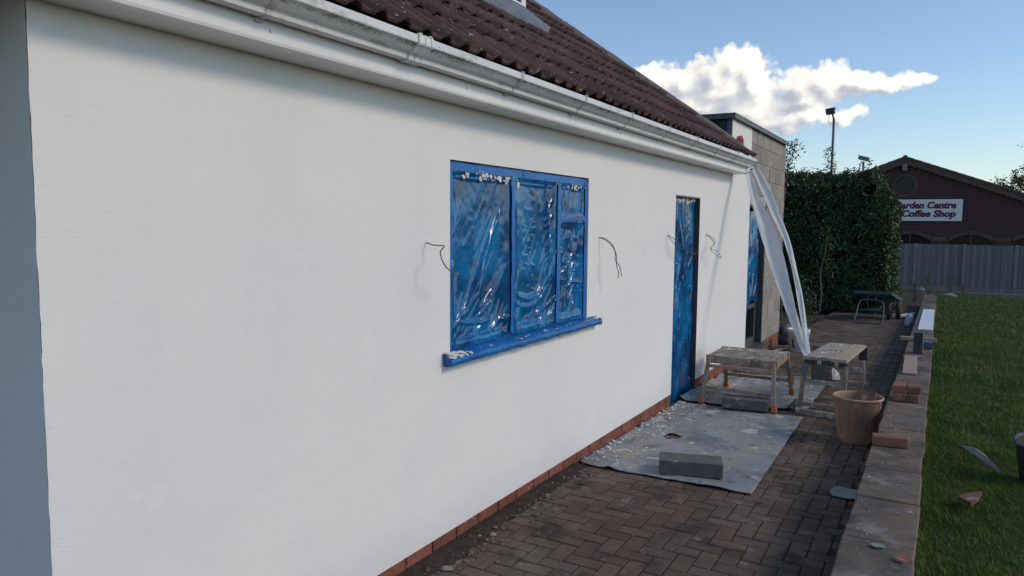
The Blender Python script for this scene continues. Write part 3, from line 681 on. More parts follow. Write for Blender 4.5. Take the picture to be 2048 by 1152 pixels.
WP = MB().box((-.12, WIN[0] + .001, WIN[2]), (-.100, WIN[1] - .001, WIN[3] - .001)).build('window', M['glass'], HOUSE)
fr = MB(); X0, X1 = -.095, -.026; y0, y1, z0, z1 = WIN; fw_ = .075
fr.box((X0, y0 + .004, z0 + .004), (X1, y0 + fw_, z1 - .004), .008).box((X0, y1 - fw_, z0 + .004), (X1, y1 - .004, z1 - .004), .008)
fr.box((X0, y0 + fw_ + .001, z1 - fw_ - .02), (X1 - .002, y1 - fw_ - .001, z1 - .0045), .008).box((X0, y0 + fw_ + .001, z0 + .0045), (X1 - .002, y1 - fw_ - .001, z0 + fw_), .008)
Y1m, Y2m = 3.925, 4.545
fr.box((X0, Y1m - .035, z0 + fw_ + .001), (X1 - .004, Y1m + .035, z1 - fw_ - .021), .008).box((X0, Y2m - .045, z0 + fw_ + .001), (X1 + .006, Y2m + .045, z1 - fw_ - .021), .008)
fr.box((X0, Y2m + .046, 1.715), (X1 - .003, y1 - fw_ - .001, 1.775), .008).build('taped_frame', M['tape'], WP)
xf = -.034
W_, H_ = Y1m - y0 - .05, z1 - z0 - .10
f1 = [(W_ * .70 - i * .040 + .015 * (i % 2), H_ * .66 - i * .062, R(54 + 3 * (i % 3)), .27 - i * .020, .010 + .003 * (i % 2), .0135, .12) for i in range(7)] + [(W_ * .86 - i * .05, H_ * .36 - i * .03, R(48), .15, .014, .009, .4) for i in range(3)] + rnd_folds(26, W_, H_ * .26, 3, (R(25), R(75)), (.08, .24), (.006, .014), (.006, .013)) + rnd_folds(16, W_, H_, 103, (R(45), R(75)), (.06, .20), (.005, .009), (.003, .008)) + rnd_folds(8, W_, H_ * .14, 104, (R(-15), R(15)), (.08, .2), (.008, .016), (.006, .012)) + rnd_folds(8, W_ * .5, H_, 4, (R(50), R(120)), (.06, .14), (.008, .016), (.001, .004)) + rnd_folds(9, .10, H_, 5, (R(78), R(102)), (.15, .35), (.012, .022), (.004, .010))
film('film', y0 + .012, Y1m - .004, z0 + .018, z1 - .030, xf, f1, WP, M['film'], 150, 210, .0012, 1, -.012, X1 + .003)
W2 = Y2m - Y1m - .04
f2_ = [(W2 * .5, H_ * .22, R(8), .32, .016, .012, 1.7), (W2 * .5, H_ * .17, R(10), .30, .016, .010, 1.5), (W2 * .84, H_ * .62, R(94), .5, .020, .024, .1), (W2 * .94, H_ * .5, R(88), .55, .018, .018, .0), (W2 * .76, H_ * .35, R(76), .35, .014, .012, .3), (W2 * .80, H_ * .88, R(52), .10, .011, .015, .2), (W2 * .88, H_ * .76, R(48), .08, .010, .014, .2), (W2 * .70, H_ * .30, R(56), .20, .010, .012, .4), (W2 * .90, H_ * .64, R(55), .09, .010, .013, .2)] + rnd_folds(34, W2, H_, 8, (R(-25), R(25)), (.015, .045), (.005, .009), (.001, .003), (W2 * .42, H_ * .55, W2 * .12, H_ * .15)) + rnd_folds(18, W2, H_ * .22, 9, (R(20), R(70)), (.08, .22), (.006, .013), (.006, .012)) + rnd_folds(14, W2, H_, 109, (R(48), R(80)), (.05, .16), (.005, .009), (.003, .008)) + [(W2 * .80 + a_, b_, c_, d_, e_, f_, g_) for (a_, b_, c_, d_, e_, f_, g_) in rnd_folds(14, W2 * .18, H_, 110, (R(45), R(70)), (.04, .12), (.005, .009), (.004, .009))] + rnd_folds(5, W2 * .15, H_, 19, (R(80), R(100)), (.2, .4), (.010, .018), (.004, .008))
film('film', Y1m + .004, Y2m - .006, z0 + .018, z1 - .030, xf, f2_, WP, M['film'], 150, 210, .0010, 2, -.016, X1 + .008)
W3 = y1 - Y2m - .06
f3 = [(W3 * .6, .10 + .09 * i, R(50), .07, .010, .012, .2) for i in range(6)] + rnd_folds(60, W3, .68, 12, (R(0), R(180)), (.04, .13), (.006, .014), (.003, .008)) + rnd_folds(9, W3, .68, 13, (R(70), R(115)), (.15, .35), (.010, .018), (.004, .010))
film('film', Y2m + .004, y1 - .012, z0 + .018, 1.735, xf + .004, f3, WP, M['film'], 120, 180, .0015, 5, -.01, X1 + .008)
film('film', Y2m + .004, y1 - .012, 1.745, z1 - .030, xf + .004, rnd_folds(12, W3, .22, 14, (R(60), R(120)), (.08, .18), (.010, .022), (.004, .012)), WP, M['film'], 110, 70, .0012, 6, -.006, X1 + .008)
# strips of tape lapped over the frame
def tape_strip(p, q, w, seed, x):
    r_ = random.Random(seed); p = Vector(p); q = Vector(q); n = 24; d = (q - p); t_ = d.normalized(); nn = Vector((-t_.y, t_.x)); P = np.zeros((n, 4, 3))
    for i in range(n):
        c_ = p + d * (i / (n - 1)) + nn * .006 * noise.noise(Vector((i * .25, seed, 0)))
        for j in range(4):
            u_ = (j / 3 - .5) * w * (1 + .10 * noise.noise(Vector((i * .4, j, seed)))); e = c_ + nn * u_
            if i in (0, n - 1): e += t_ * r_.uniform(-.008, .008)
            P[i, j] = (x + .0025 + .004 * abs(noise.noise(Vector((i * .5, j * .7, seed)))), e.x, e.y)
    return grid('tape_strip', P, M['tape2'], WP)
xt = X1 + .006
tape_strip((y0 + .01, z1 - .030), (4.15, z1 - .026), .046, 1, xt); tape_strip((4.05, z1 - .030), (y1 - .01, z1 - .028), .046, 2, xt + .002)
tape_strip((y0 + .024, z0 + .02), (y0 + .020, 1.56), .036, 3, xt); tape_strip((y0 + .022, 1.50), (y0 + .026, z1 - .03), .036, 4, xt + .002)
tape_strip((Y1m, z0 + .03), (Y1m + .006, 1.45), .040, 5, xt + .004); tape_strip((Y1m + .004, 1.38), (Y1m - .004, z1 - .06), .038, 6, xt + .006)
tape_strip((Y2m - .006, z0 + .03), (Y2m + .004, z1 - .06), .050, 7, xt + .008)
tape_strip((y1 - .024, z0 + .03), (y1 - .020, z1 - .04), .034, 9, xt + .006); tape_strip((Y2m + .03, 1.738), (y1 - .04, 1.742), .030, 10, xt + .006)
# sill wrapped in tape
P = np.zeros((150, 9, 3)); sy0, sy1 = 3.172, 5.165
for i in range(150):
    y = sy0 + (sy1 - sy0) * i / 149; w = lambda k: .0045 * noise.noise(Vector((y * 9, k, 2))) + .003 * noise.noise(Vector((y * 26, k, 7)))
    xin = -.028 if WIN[0] + .01 < y < WIN[1] - .01 else .0015
    for j, (x, z) in enumerate(((xin, 1.012), (max(xin, -.012), 1.006), (.01, 1.0), (.048, .994), (.056, .985), (.057, .965), (.054, .952), (.03, .949), (.0015, .950))): P[i, j] = (x + w(j), y, z + w(j + 20))
SILL = grid('sill', P, M['tape'], WP)
MB().box((.0, sy0 + .004, .951), (.052, sy0 + .0045, .998)).build('sill_end', M['tape'], SILL); MB().box((.0, sy1 - .0045, .951), (.052, sy1 - .004, .998)).build('sill_end', M['tape'], SILL)
# plaster splats on tape and sill
def blobs(name, pts, parent, mat, kind=True, seed=1, flat=.4):
    r_ = random.Random(seed); V = []; F = []
    for (p, s, nrm) in pts:
        nrm = Vector(nrm).normalized(); a = nrm.orthogonal().normalized(); b = nrm.cross(a); n = 6; o0 = len(V); ph = r_.uniform(0, 6); rs = [r_.uniform(.5, 1.15) for _ in range(n)]; st = r_.uniform(.7, 1.8)
        for lv, (sc, h) in enumerate(((1.0, 0), (.75, .7), )):
            for k in range(n):
                an = ph + 2 * math.pi * k / n; V.append(Vector(p) + (a * math.cos(an) * st + b * math.sin(an)) * s * rs[k] * sc + nrm * (s * flat * h * r_.uniform(.6, 1.2) - (.002 if lv == 0 else 0)))
        V.append(Vector(p) + nrm * s * flat)
        for k in range(n): F += [(o0 + k, o0 + (k + 1) % n, o0 + n + (k + 1) % n), (o0 + k, o0 + n + (k + 1) % n, o0 + n + k), (o0 + n + k, o0 + n + (k + 1) % n, o0 + 2 * n)]
    o = link(name, npmesh(name, np.array([tuple(v) for v in V]), np.array(F)), mat, parent)
    if kind: o['kind'] = 'stuff'
    return o
r_ = random.Random(5); pts = []
for _ in range(46): pts.append(((.035 + r_.uniform(-.03, .025), sy0 + abs(r_.gauss(0, .08)), 1.0 + r_.uniform(-.004, .02)), r_.uniform(.005, .018), (0.4, -.2, 1)))
for _ in range(30): pts.append(((r_.uniform(-.02, .05), r_.uniform(sy0, sy1), 1.003), r_.uniform(.003, .012), (0, 0, 1)))
for _ in range(26): pts.append(((.04 + r_.uniform(-.03, .02), sy1 - abs(r_.gauss(0, .04)), 1.0), r_.uniform(.004, .013), (.2, 0, 1)))
for (yc_, n_, sd_) in ((3.42, 8, .03), (3.58, 14, .05), (3.74, 24, .06), (3.87, 22, .04), (3.95, 8, .02)):
    for _ in range(n_): pts.append(((-.021 + r_.uniform(0, .006), r_.gauss(yc_, sd_), z1 - .070 + r_.gauss(0, .012)), r_.choice((.003, .005, .007, .011, .018)), (1, 0, .2)))
for _ in range(22): pts.append((( -.012, r_.gauss(4.78, .08), z1 - .070 + r_.gauss(0, .012)), r_.uniform(.004, .012), (1, 0, .2)))
for _ in range(12): pts.append((( -.016, Y2m + r_.uniform(-.04, .02), 1.10 + r_.uniform(-.02, .12)), r_.uniform(.005, .013), (1, 0, .2)))
for _ in range(14): pts.append((( -.024, y1 - .03 + r_.uniform(-.03, .012), r_.uniform(1.05, 1.95)), r_.uniform(.003, .009), (1, 0, .2)))
for _ in range(7): pts.append((( -.026, Y1m + r_.uniform(-.03, .03), r_.uniform(1.05, 1.95)), r_.uniform(.002, .007), (1, 0, .2)))
for _ in range(7): pts.append((( -.016, Y2m + r_.uniform(-.03, .03), r_.uniform(1.5, 1.65)), r_.uniform(.003, .010), (1, 0, .2)))
for _ in range(10): pts.append((( -.024, y0 + .06, 1.42 + r_.uniform(-.05, .08)), r_.uniform(.003, .009), (1, 0, .2)))
blobs('plaster_splashes', pts, WP, M['plaster'], seed=3, flat=.14)
# ---- wrapped door
DP = MB().box((-.20, DOOR[0] + .001, -.12), (-.15, DOOR[1] - .001, DOOR[3] - .001)).build('door', M['dark_grey'], HOUSE)
MB().box((-.149, DOOR[1] - .012, -.10), (-.0005, DOOR[1] - .001, DOOR[3] - .002)).box((-.149, DOOR[0] + .013, DOOR[3] - .014), (-.0005, DOOR[1] - .013, DOOR[3] - .002)).build('door_reveal', M['dark_grey'], DP)
MB().box((-.24, DOOR[0] - .0, -.25), (-.02, DOOR[1] + .0, -.115)).build('threshold', M['dark_grey'], DP)
Wd, Hd = DOOR[1] - DOOR[0] - .03, 2.07
fd = rnd_folds(30, Wd, Hd, 31, (R(84), R(97)), (.4, 1.0), (.010, .030), (.008, .018)) + rnd_folds(10, Wd, .25, 32, (R(30), R(150)), (.05, .15), (.012, .025), (.006, .012)) + rnd_folds(8, Wd, Hd, 33, (R(20), R(70)), (.05, .12), (.010, .018), (.004, .01))
film('film', DOOR[0] + .004, DOOR[1] - .028, -.10, 1.972, -.052, fd, DP, M['film'], 90, 200, .002, 9, -.015)
MB().box((-.10, DOOR[0] + .002, -.10), (-.012, DOOR[0] + .012, 1.97), .003).build('taped_edge', M['tape'], DP)
pts = [((-.036, r_.uniform(DOOR[0] + .1, DOOR[1] - .03), 1.95 + r_.gauss(0, .012)), r_.uniform(.008, .026), (1, 0, 0)) for _ in range(30)]
pts += [((-.036, r_.uniform(DOOR[0], DOOR[1]), r_.uniform(.0, 1.9)), r_.uniform(.003, .008), (1, 0, 0)) for _ in range(16)]
blobs('plaster_splashes', pts, DP, M['plaster'], seed=8)

# ================================================================== BLOCK EXTENSION
EXT = thing('block_extension', (0, 9.2, -.2), 'flat roofed extension of bare concrete blocks, partly rendered white', 'extension')
EY, EYR, EYF, EZT = 9.174, 10.262, 12.72, 3.02
EW = (10.285, 11.36, -.03, 1.955)
mb = MB(); mb.box((-.24, YEND + .0015, RB), (-.0012, EYR, 2.6)); mb.box((-.24, EY + .0202, 2.6005), (-.0012, EYR, EZT)); mb.build('rendered_wall', M['render'], EXT)
mb = MB(); wall_cells(mb, [EYR + .001, EYF - .001], [RB - .06, EZT], [(EW[0], EW[1], RB - .06, EW[3])], -.010, -.24)
CORE = mb.build('block_wall', M['blockmortar'], EXT)
bm_me = MB().box((-.05, -.215, -.1065), (0, .215, .1065), .004).mesh('block'); bm_me.materials.append(M['blockwall'])
c = 0; z = EZT - .015
while z > -.02:
    zb = max(z - .215, RB - .055); ofs = (.225 if c % 2 else 0) + .11; y = EYR - ofs
    while y < EYF:
        a, b = max(y + .005, EYR + .003), min(y + .44, EYF + .004)
        spans = [(a, b)]
        if zb < EW[3] + .0:
            if zb + .03 < EW[3] and z > EW[3] + .03 and a < EW[1]: spans = [(a, b)] if a >= EW[1] else ([(max(a, EW[1] + .002), b)] if b > EW[1] else [])
            else: spans = [(max(a, EW[1] + .002), b)] if b > EW[1] + .03 else []
        for (p, q) in spans:
            if q - p > .03: piece('block', bm_me, (rng.uniform(-.003, .001), (p + q) / 2, (z + zb) / 2), CORE, None, (1, (q - p) / .43, (z - zb) / .213))
        y += .45
    z -= .225; c += 1
# lintel over the window and far return of the extension
MB().box((-.0095, EYR + .004, EW[3] + .002), (.001, EW[1] + .1, EW[3] + .03), .003).build('lintel', M['dark_grey'], EXT)
mb = MB(); mb.box((-1.4, EYF - .1, -.3), (-.26, EYF + .002, EZT)); mb.build('return_wall', M['blockwall'], EXT)
mb = MB(); mb.box((-1.4, EY, 2.3), (-.06, EY + .018, EZT)); mb.box((-1.4, EY + .02, 2.9), (-.242, EYF - .11, EZT - .002)); mb.build('felt_upstand', M['felt'], EXT)
MB().box((-.0598, EY - .002, 2.42), (.0, EY + .0195, EZT - .001), .002).build('corner_trim', M['lead'], EXT)
mb = MB(); mb.box((-.485, EY - .05, EZT + .001), (.045, EYF + .05, EZT + .022), .003); mb.box((.022, EY - .049, EZT - .04), (.0445, EYF + .05, EZT + .0008), .003); mb.box((-.485, EY - .0495, EZT - .045), (.0215, EY - .03, EZT + .0008), .003); mb.build('roof_trim', M['trim'], EXT)
plinth(EXT, EYR + .0, EYF, RB - .062, 4, -.006)
plinth(EXT, EY + .02, EYR - .004, RB, 4, -.010)
XW = MB().box((-.20, EW[0], -.05), (-.17, EW[1], EW[3])).build('window', M['glass'], EXT)
MB().box((-.169, EW[1] - .09, -.03), (-.10, EW[1] - .002, EW[3] - .002), .005).box((-.169, EW[0] + .002, -.03), (-.10, EW[0] + .07, EW[3] - .002), .005).box((-.169, EW[0] + .071, -.03), (-.102, EW[1] - .091, .06), .005).box((-.169, EW[0] + .071, .50), (-.104, EW[1] - .091, .56), .005).build('window_frame', M['dark_grey'], XW)
MB().box((-.098, EW[1] - .012, -.03), (-.012, EW[1] - .001, EW[3] - .002)).build('reveal', M['dark_grey'], XW)
sl_ = MB().box((-.098, EW[0] + .01, -.058), (.11, EW[1] + .06, -.035), .004); sl_.build('sill', M['dark_grey'], XW)
fx = rnd_folds(50, .9, 1.4, 41, (R(55), R(110)), (.1, .4), (.012, .03), (.008, .02)) + rnd_folds(20, .9, 1.4, 42, (R(0), R(60)), (.05, .15), (.01, .02), (.006, .012))
ny, nz = 60, 90
U, V = np.meshgrid(np.linspace(0, 1, ny), np.linspace(0, 1, nz), indexing='ij')
zb = .60 - .58 / (1 + np.exp((U - .40) * 26)) + .02 * np.sin(U * 11)
Z = zb + (1.90 - zb) * V; Yf = EW[0] + .012 + U * .98; D = fold_field(Yf - EW[0], Z - .5, fx)
grid('film', np.stack([-.075 + D * 1.2 - .02 * np.sin(U * math.pi), Yf, Z], -1), M['film'], XW)

# ================================================================== HANGING THINGS ON THE HOUSE
strips = {'a': [((0.161, 9.250, 2.354), (0.219, 9.280, 2.354)), ((0.248, 9.026, 2.116), (0.333, 9.056, 2.116)), ((0.393, 8.801, 1.763), (0.547, 8.831, 1.764)), ((0.549, 8.577, 1.430), (0.724, 8.607, 1.433)), ((0.709, 8.353, 1.116), (0.848, 8.383, 1.121)), ((0.867, 8.129, 0.822), (0.966, 8.159, 0.826)), ((1.006, 7.904, 0.598), (1.078, 7.934, 0.600)), ((1.132, 7.680, 0.429), (1.160, 7.710, 0.427))],
          'b': [((0.195, 9.300, 2.410), (0.280, 9.330, 2.420)), ((0.381, 9.074, 2.116), (0.482, 9.104, 2.116)), ((0.553, 8.849, 1.821), (0.640, 8.879, 1.822)), ((0.733, 8.623, 1.543), (0.796, 8.653, 1.544)), ((0.872, 8.397, 1.228), (0.918, 8.427, 1.228)), ((0.975, 8.171, 0.930), (1.029, 8.201, 0.931)), ((1.058, 7.946, 0.700), (1.106, 7.976, 0.700)), ((1.140, 7.720, 0.434), (1.181, 7.750, 0.458))]}
def catmull(pts, n):
    pts = [Vector(p) for p in pts]; out = []
    for i in range(n):
        t = i / (n - 1) * (len(pts) - 1); k = min(int(t), len(pts) - 2); f = t - k
        p0, p1, p2, p3 = pts[max(k - 1, 0)], pts[k], pts[k + 1], pts[min(k + 2, len(pts) - 1)]
        out.append(.5 * ((2 * p1) + (p2 - p0) * f + (2 * p0 - 5 * p1 + 4 * p2 - p3) * f * f + (3 * p1 - p0 - 3 * p2 + p3) * f ** 3))
    return out
for key, lab in (('a', 'wide clear polythene strip hanging from the gutter end, nearer of two'), ('b', 'narrower clear polythene strip hanging from the gutter end, farther of two')):
    st = strips[key]; n = 70; A = catmull([s[0] for s in st], n); B = catmull([s[1] for s in st], n); m_ = 15; P = np.zeros((n, m_, 3))
    for i in range(n):
        dd = (B[i] - A[i]); w = dd.length
        for j in range(m_):
            t = j / (m_ - 1); fo = .11 * w * math.sin(t * 1.9 * math.pi + i * .04 + (1 if key == 'a' else 2) + 1.0 * noise.noise(Vector((i * .07, 2, 5)))) + .010 * noise.noise(Vector((i * .12, t * 3, 3))) + .005 * noise.noise(Vector((i * .4, t * 7, 8)))
            q = A[i] + dd * (.5 + (t - .5) * (1.0 + .10 * noise.noise(Vector((i * .15, 9, 1 if t > .5 else 4)))) + .02 * noise.noise(Vector((i * .3, j * .5, 2)))) + Vector((.25, -.9, .2)) * fo; P[i, j] = q
    o = grid('polythene_strip', P, M['poly']); tag(o, lab, 'plastic sheet', 'polythene strips hanging from the gutter')
    q = A[0]; mbt = MB(); mbt.box((-.018, -.003, -.010), (.018, .003, .010), .001, Matrix.Translation((.222 if key == 'a' else .262, 9.255 if key == 'a' else 9.325, 2.372 if key == 'a' else 2.408)) @ Matrix.Rotation(R(18), 4, 'Z')); 
    tp = mbt.build('tape_patch', M['redtape'], o)
mr = thing('masking_film_roll', (.02, 9.45, 2.73), 'red roll of masking tape with clear film stuck on the white upper wall', 'tape roll')
rot = Matrix.Rotation(R(82), 3, 'Y')
MB().lathe((.012, 9.46, 2.735), [(.032, -.005), (.060, -.005), (.064, .0), (.064, .045), (.060, .05), (.032, .05)], 24, rot).build('tape_roll', M['redtape'], mr, True)
P = np.zeros((14, 8, 3))
for i in range(14):
    for j in range(8):
        t = i / 13; u_ = j / 7; yy = 9.50 + t * .42 * 1.2 * (.55 + .45 * u_) + .05 * u_; zz = 2.79 - t * .33 - u_ * .13 * (1 - .5 * t); P[i, j] = (.012 + .02 * math.sin(t * 4 + u_ * 5) ** 2 + .025 * (1 - t), yy, zz)
grid('film', P, M['poly'], mr)

wires = [('grey cable tail poking from the wall left of the big window', [[(0.0, 3.025, 1.602), (0.06, 3.01, 1.591), (0.1, 3.039, 1.586), (0.12, 2.981, 1.561), (0.14, 2.966, 1.521), (0.15, 2.998, 1.478), (0.15, 3.085, 1.439)]]),
         ('drooping pair of grey cable tails just right of the big window', [[(0.0, 5.207, 1.601), (0.05, 5.224, 1.59), (0.1, 5.243, 1.538), (0.12, 5.267, 1.462), (0.13, 5.246, 1.395), (0.13, 5.289, 1.337), (0.14, 5.256, 1.293)], [(0.0, 5.212, 1.601), (0.06, 5.22, 1.575), (0.11, 5.249, 1.508), (0.13, 5.224, 1.434), (0.14, 5.292, 1.375), (0.15, 5.301, 1.306)]]),
         ('grey cable tails reaching across the blue wrapped door', [[(0.0, 6.831, 1.605), (0.06, 6.844, 1.568), (0.1, 6.906, 1.511), (0.12, 7.084, 1.469), (0.14, 7.326, 1.413)], [(0.0, 6.836, 1.605), (0.06, 6.801, 1.545), (0.1, 6.877, 1.488), (0.12, 7.102, 1.449), (0.14, 7.309, 1.404)]]),
         ('curled grey cable tails on the wall right of the wrapped door', [[(0.0, 8.139, 1.603), (0.05, 8.223, 1.565), (0.09, 8.203, 1.511), (0.1, 8.009, 1.45), (0.12, 8.183, 1.419), (0.14, 8.307, 1.338)], [(0.0, 8.144, 1.603), (0.05, 8.183, 1.554), (0.08, 8.201, 1.494), (0.1, 7.989, 1.445), (0.12, 8.124, 1.388), (0.14, 8.264, 1.334)]])]
for lab, ps in wires:
    mb = MB()
    for p in ps: mb.tube(catmull([(-.01, p[0][1], p[0][2])] + p, 40), .0032, 6)
    tag(mb.build('cable', M['wire'], None, True), lab, 'cable', 'cable tails on the white wall')

# ================================================================== GARDEN WALL
GW = thing('garden_wall', (2.06, 10, -.2), 'low garden wall with worn brown stone coping beside the lawn', 'wall')
ys = [-1.5, 4.5, 24.0]
mb = MB()
for a, b in ((-1.5, 4.5), (4.5, 24.0)):
    mb.add([(1.94, a, g(a) - .2), (2.175, a, g(a) - .2), (2.175, b, g(b) - .2), (1.94, b, g(b) - .2), (1.94, a, g(a) + .258), (2.175, a, g(a) + .258), (2.175, b, g(b) + .258), (1.94, b, g(b) + .258)], [(0, 1, 2, 3), (4, 5, 6, 7), (0, 1, 5, 4), (1, 2, 6, 5), (2, 3, 7, 6), (3, 0, 4, 7)])
mb.build('wall_body', M['wallbrick'], GW)
y = -1.45; r_ = random.Random(3)
while y < 23.8:
    ln = r_.choice((.56, .60, .52, .58)); me = MB().box((-.152, -ln / 2 + .003, -.05), (.152, ln / 2 - .003, 0), .007).mesh('coping_slab')
    bm = bmesh.new(); bm.from_mesh(me); bmesh.ops.subdivide_edges(bm, edges=[e for e in bm.edges if e.calc_length() > .2], cuts=7, use_grid_fill=True)
    for v in bm.verts:
        q = v.co * 9 + Vector((y * 3, 0, 0)); edge = max(abs(v.co.x) / .152, abs(v.co.y) / (ln / 2)); v.co += Vector((noise.noise(q), noise.noise(q + Vector((9, 0, 0))), noise.noise(q + Vector((0, 9, 0))))) * (.004 if edge > .9 else .0025)
    bm.to_mesh(me); bm.free(); me.materials.append(M['coping'])
    yc = y + ln / 2; piece('coping_slab', me, (2.058 + r_.uniform(-.006, .006), yc, g(yc) + .31 + r_.uniform(-.003, .003)), GW, (slope(yc) + r_.uniform(-.006, .006), r_.uniform(-.008, .008), r_.uniform(-.012, .012)))
    y += ln
def cop(Y): return g(Y) + .313

# loose bricks on the coping
BRK = MB().box((-.105, -.05, 0), (.105, .05, .065), .004).mesh('loose_brick'); BRK.materials.append(M['brick_loose'])
def brick(x, y, z, rz, lab, grp='loose bricks on the coping', rx=0):
    o = bpy.data.objects.new('loose_brick', BRK); COL.objects.link(o); o.location = (x, y, z); o.rotation_euler = (rx + slope(y), 0, rz); tag(o, lab, 'brick', grp); return o
hb = R(90)
brick(1.988, 7.30, cop(7.30), hb + .04, 'bottom left brick of the four-brick stack on the coping'); brick(2.096, 7.31, cop(7.31), hb - .03, 'bottom right brick of the four-brick stack on the coping')
brick(1.985, 7.33, cop(7.33) + .0665, hb - .03, 'dusty top left brick of the four-brick stack on the coping'); brick(2.100, 7.34, cop(7.34) + .0665, hb + .05, 'top right brick of the four-brick stack on the coping')
brick(2.008, 5.53, cop(5.53) + .002, .14, 'single orange brick lying on the coping beside the tub')

# timber and boards on the wall
def board(name, c, size, rz, mat, lab, cat, grp=None, rx=None, ch=.003):
    mb = MB(); mb.cbox((0, 0, size[2] / 2), size, ch); o = mb.build(name, mat); o.location = c; o.rotation_euler = (slope(c[1]) if rx is None else rx, 0, rz); tag(o, lab, cat, grp); return o
board('timber_offcut', (2.008, 9.45, cop(9.45) + .002), (.135, 1.42, .022), .02, M['timber'], 'pale brown flat timber offcut lying on the garden wall', 'timber')
board('white_board', (2.09, 15.9, cop(15.9) + .002), (.215, 4.5, .018), .0, M['board_white'], 'long white fascia board lying along the garden wall', 'board')
board('timber_batten', (2.03, 12.05, cop(12.05) + .004), (.46, .10, .05), .05, M['timber'], 'pale batten lying crosswise on the garden wall behind the black box', 'timber')
board('green_box', (2.15, 11.2, cop(11.2) + .002), (.11, .16, .09), .1, M['teal'], 'small dull green box on the garden wall by the black box', 'box')
bx = thing('black_box', (2.055, 10.62, cop(10.62)), 'upright black box standing on the garden wall', 'box')
MB().box((2.005, 10.56, cop(10.62) + .002), (2.105, 10.70, cop(10.62) + .27), .006).build('case', M['black'], bx)
MB().box((2.1055, 10.57, cop(10.62) + .004), (2.112, 10.69, cop(10.62) + .26), .002).build('side_panel', M['timber'], bx)

# ================================================================== GROUND SHEETS AND BLOCKS
def sheet(name, corners, zoff, lab, seed, hole=None, n=(90, 120), flap=.0):
    NL, NR, FR, FL = [np.array(c) for c in corners]; nx, ny = n; P = np.zeros((nx, ny, 3)); drop = np.zeros((nx - 1, ny - 1), bool)
    for i in range(nx):
        for j in range(ny):
            u_, v_ = i / (nx - 1), j / (ny - 1); q = (NL * (1 - u_) + NR * u_) * (1 - v_) + (FL * (1 - u_) + FR * u_) * v_
            x, y = q; e = .006 * noise.noise(Vector((x * 6, y * 6, seed)))
            if j == 0: y += .015 * noise.noise(Vector((x * 7, 0, seed)))
            z = g(y) + zoff + .006 + max(0, .010 * noise.noise(Vector((x * 3.1, y * 3.1, seed))) + .006 * noise.noise(Vector((x * 9, y * 9, seed))))
            dx_ = x - .01
            z += flap * max(0, 1 - dx_ / .10) ** 2 * (1 + .5 * noise.noise(Vector((y * 5, 2, seed))))       # turned up against the wall
            z += .016 * math.exp(-((dx_ - .23) / .025) ** 2) * (.6 + noise.noise(Vector((y * 2, 7, seed))))   # crease
            if j < 4: z += .02 * (1 - j / 4) * max(0, noise.noise(Vector((x * 3.5, 3, seed))) + .1)
            P[i, j] = (x, y, z)
    if hole:
        for i in range(nx - 1):
            for j in range(ny - 1):
                x, y, _ = P[i, j]; a = (x - hole[0]) / hole[2]; b = (y - hole[1]) / hole[3]
                if a * a + b * b < 1 + .5 * noise.noise(Vector((x * 25, y * 25, 1))): drop[i, j] = True
    o = grid(name, P, M['sheet'], None, True, drop); md = o.modifiers.new('thick', 'SOLIDIFY'); md.thickness = .004; md.offset = 1
    tag(o, lab, 'ground sheet', 'grey protective ground sheets'); return o
sheet('ground_sheet', ((.012, 4.90), (1.245, 4.905), (1.185, 7.42), (.012, 7.40)), .004, 'grey plaster-spattered ground sheet nearest the camera', 2, (.34, 6.02, .075, .085), flap=.02)
sheet('ground_sheet', ((-.0, 7.36), (1.170, 7.72), (1.160, 9.80), (.012, 9.30)), .016, 'grey ground sheet spread under the work platform', 5, None, flap=.05)

r_ = random.Random(21); pts = []
for _ in range(330):
    y = r_.uniform(4.95, 7.35); x = abs(r_.gauss(.05, .05)) + .005 if r_.random() < .55 else (.18 + abs(r_.gauss(0, .07)) if r_.random() < .45 else r_.uniform(.05, 1.15)); s = r_.uniform(.003, .011) * (1 if x < .3 else .5)
    if s > .0095 and x < .2: s *= 1.5
    pts.append(((x, y, g(y) + .022 + (.016 if x < .1 else 0)), s, (0, 0, 1)))
for _ in range(150):
    y = r_.uniform(7.5, 9.4); x = abs(r_.gauss(.1, .12)) + .01 if r_.random() < .5 else r_.uniform(.05, 1.1); pts.append(((x, y, g(y) + .034), r_.uniform(.004, .014), (0, 0, 1)))
o = blobs('plaster_crumbs', pts, None, M['plaster'], seed=4); tag(o, 'white plaster crumbs scattered over the ground sheets', 'crumbs')
pts = []
for _ in range(170):
    y = r_.uniform(2.2, 4.95); x = abs(r_.gauss(.09, .06)) + .005; pts.append(((x, y, g(y) + .006), r_.uniform(.003, .013) * (1.7 if r_.random() < .06 else 1), (r_.uniform(-.3, .3), r_.uniform(-.3, .3), 1)))
for _ in range(120):
    y = r_.uniform(2.6, 7); x = r_.uniform(.1, 1.88); pts.append(((x, y, g(y) + .001), r_.uniform(.002, .006), (0, 0, 1)))
M['strip'] = pm('dull_plastic', (.22, .235, .21), (.17, .185, .17), 8, 4, .5, .4)
M['rubble'] = pm('rubble', (.22, .19, .165), (.12, .10, .09), 22, 4, .95, .1, .6, 80, .006, vary=.5)
o = blobs('rubble', pts, None, M['rubble'], seed=6, flat=.9); tag(o, 'small stones and rubble scattered beside the plinth', 'rubble')

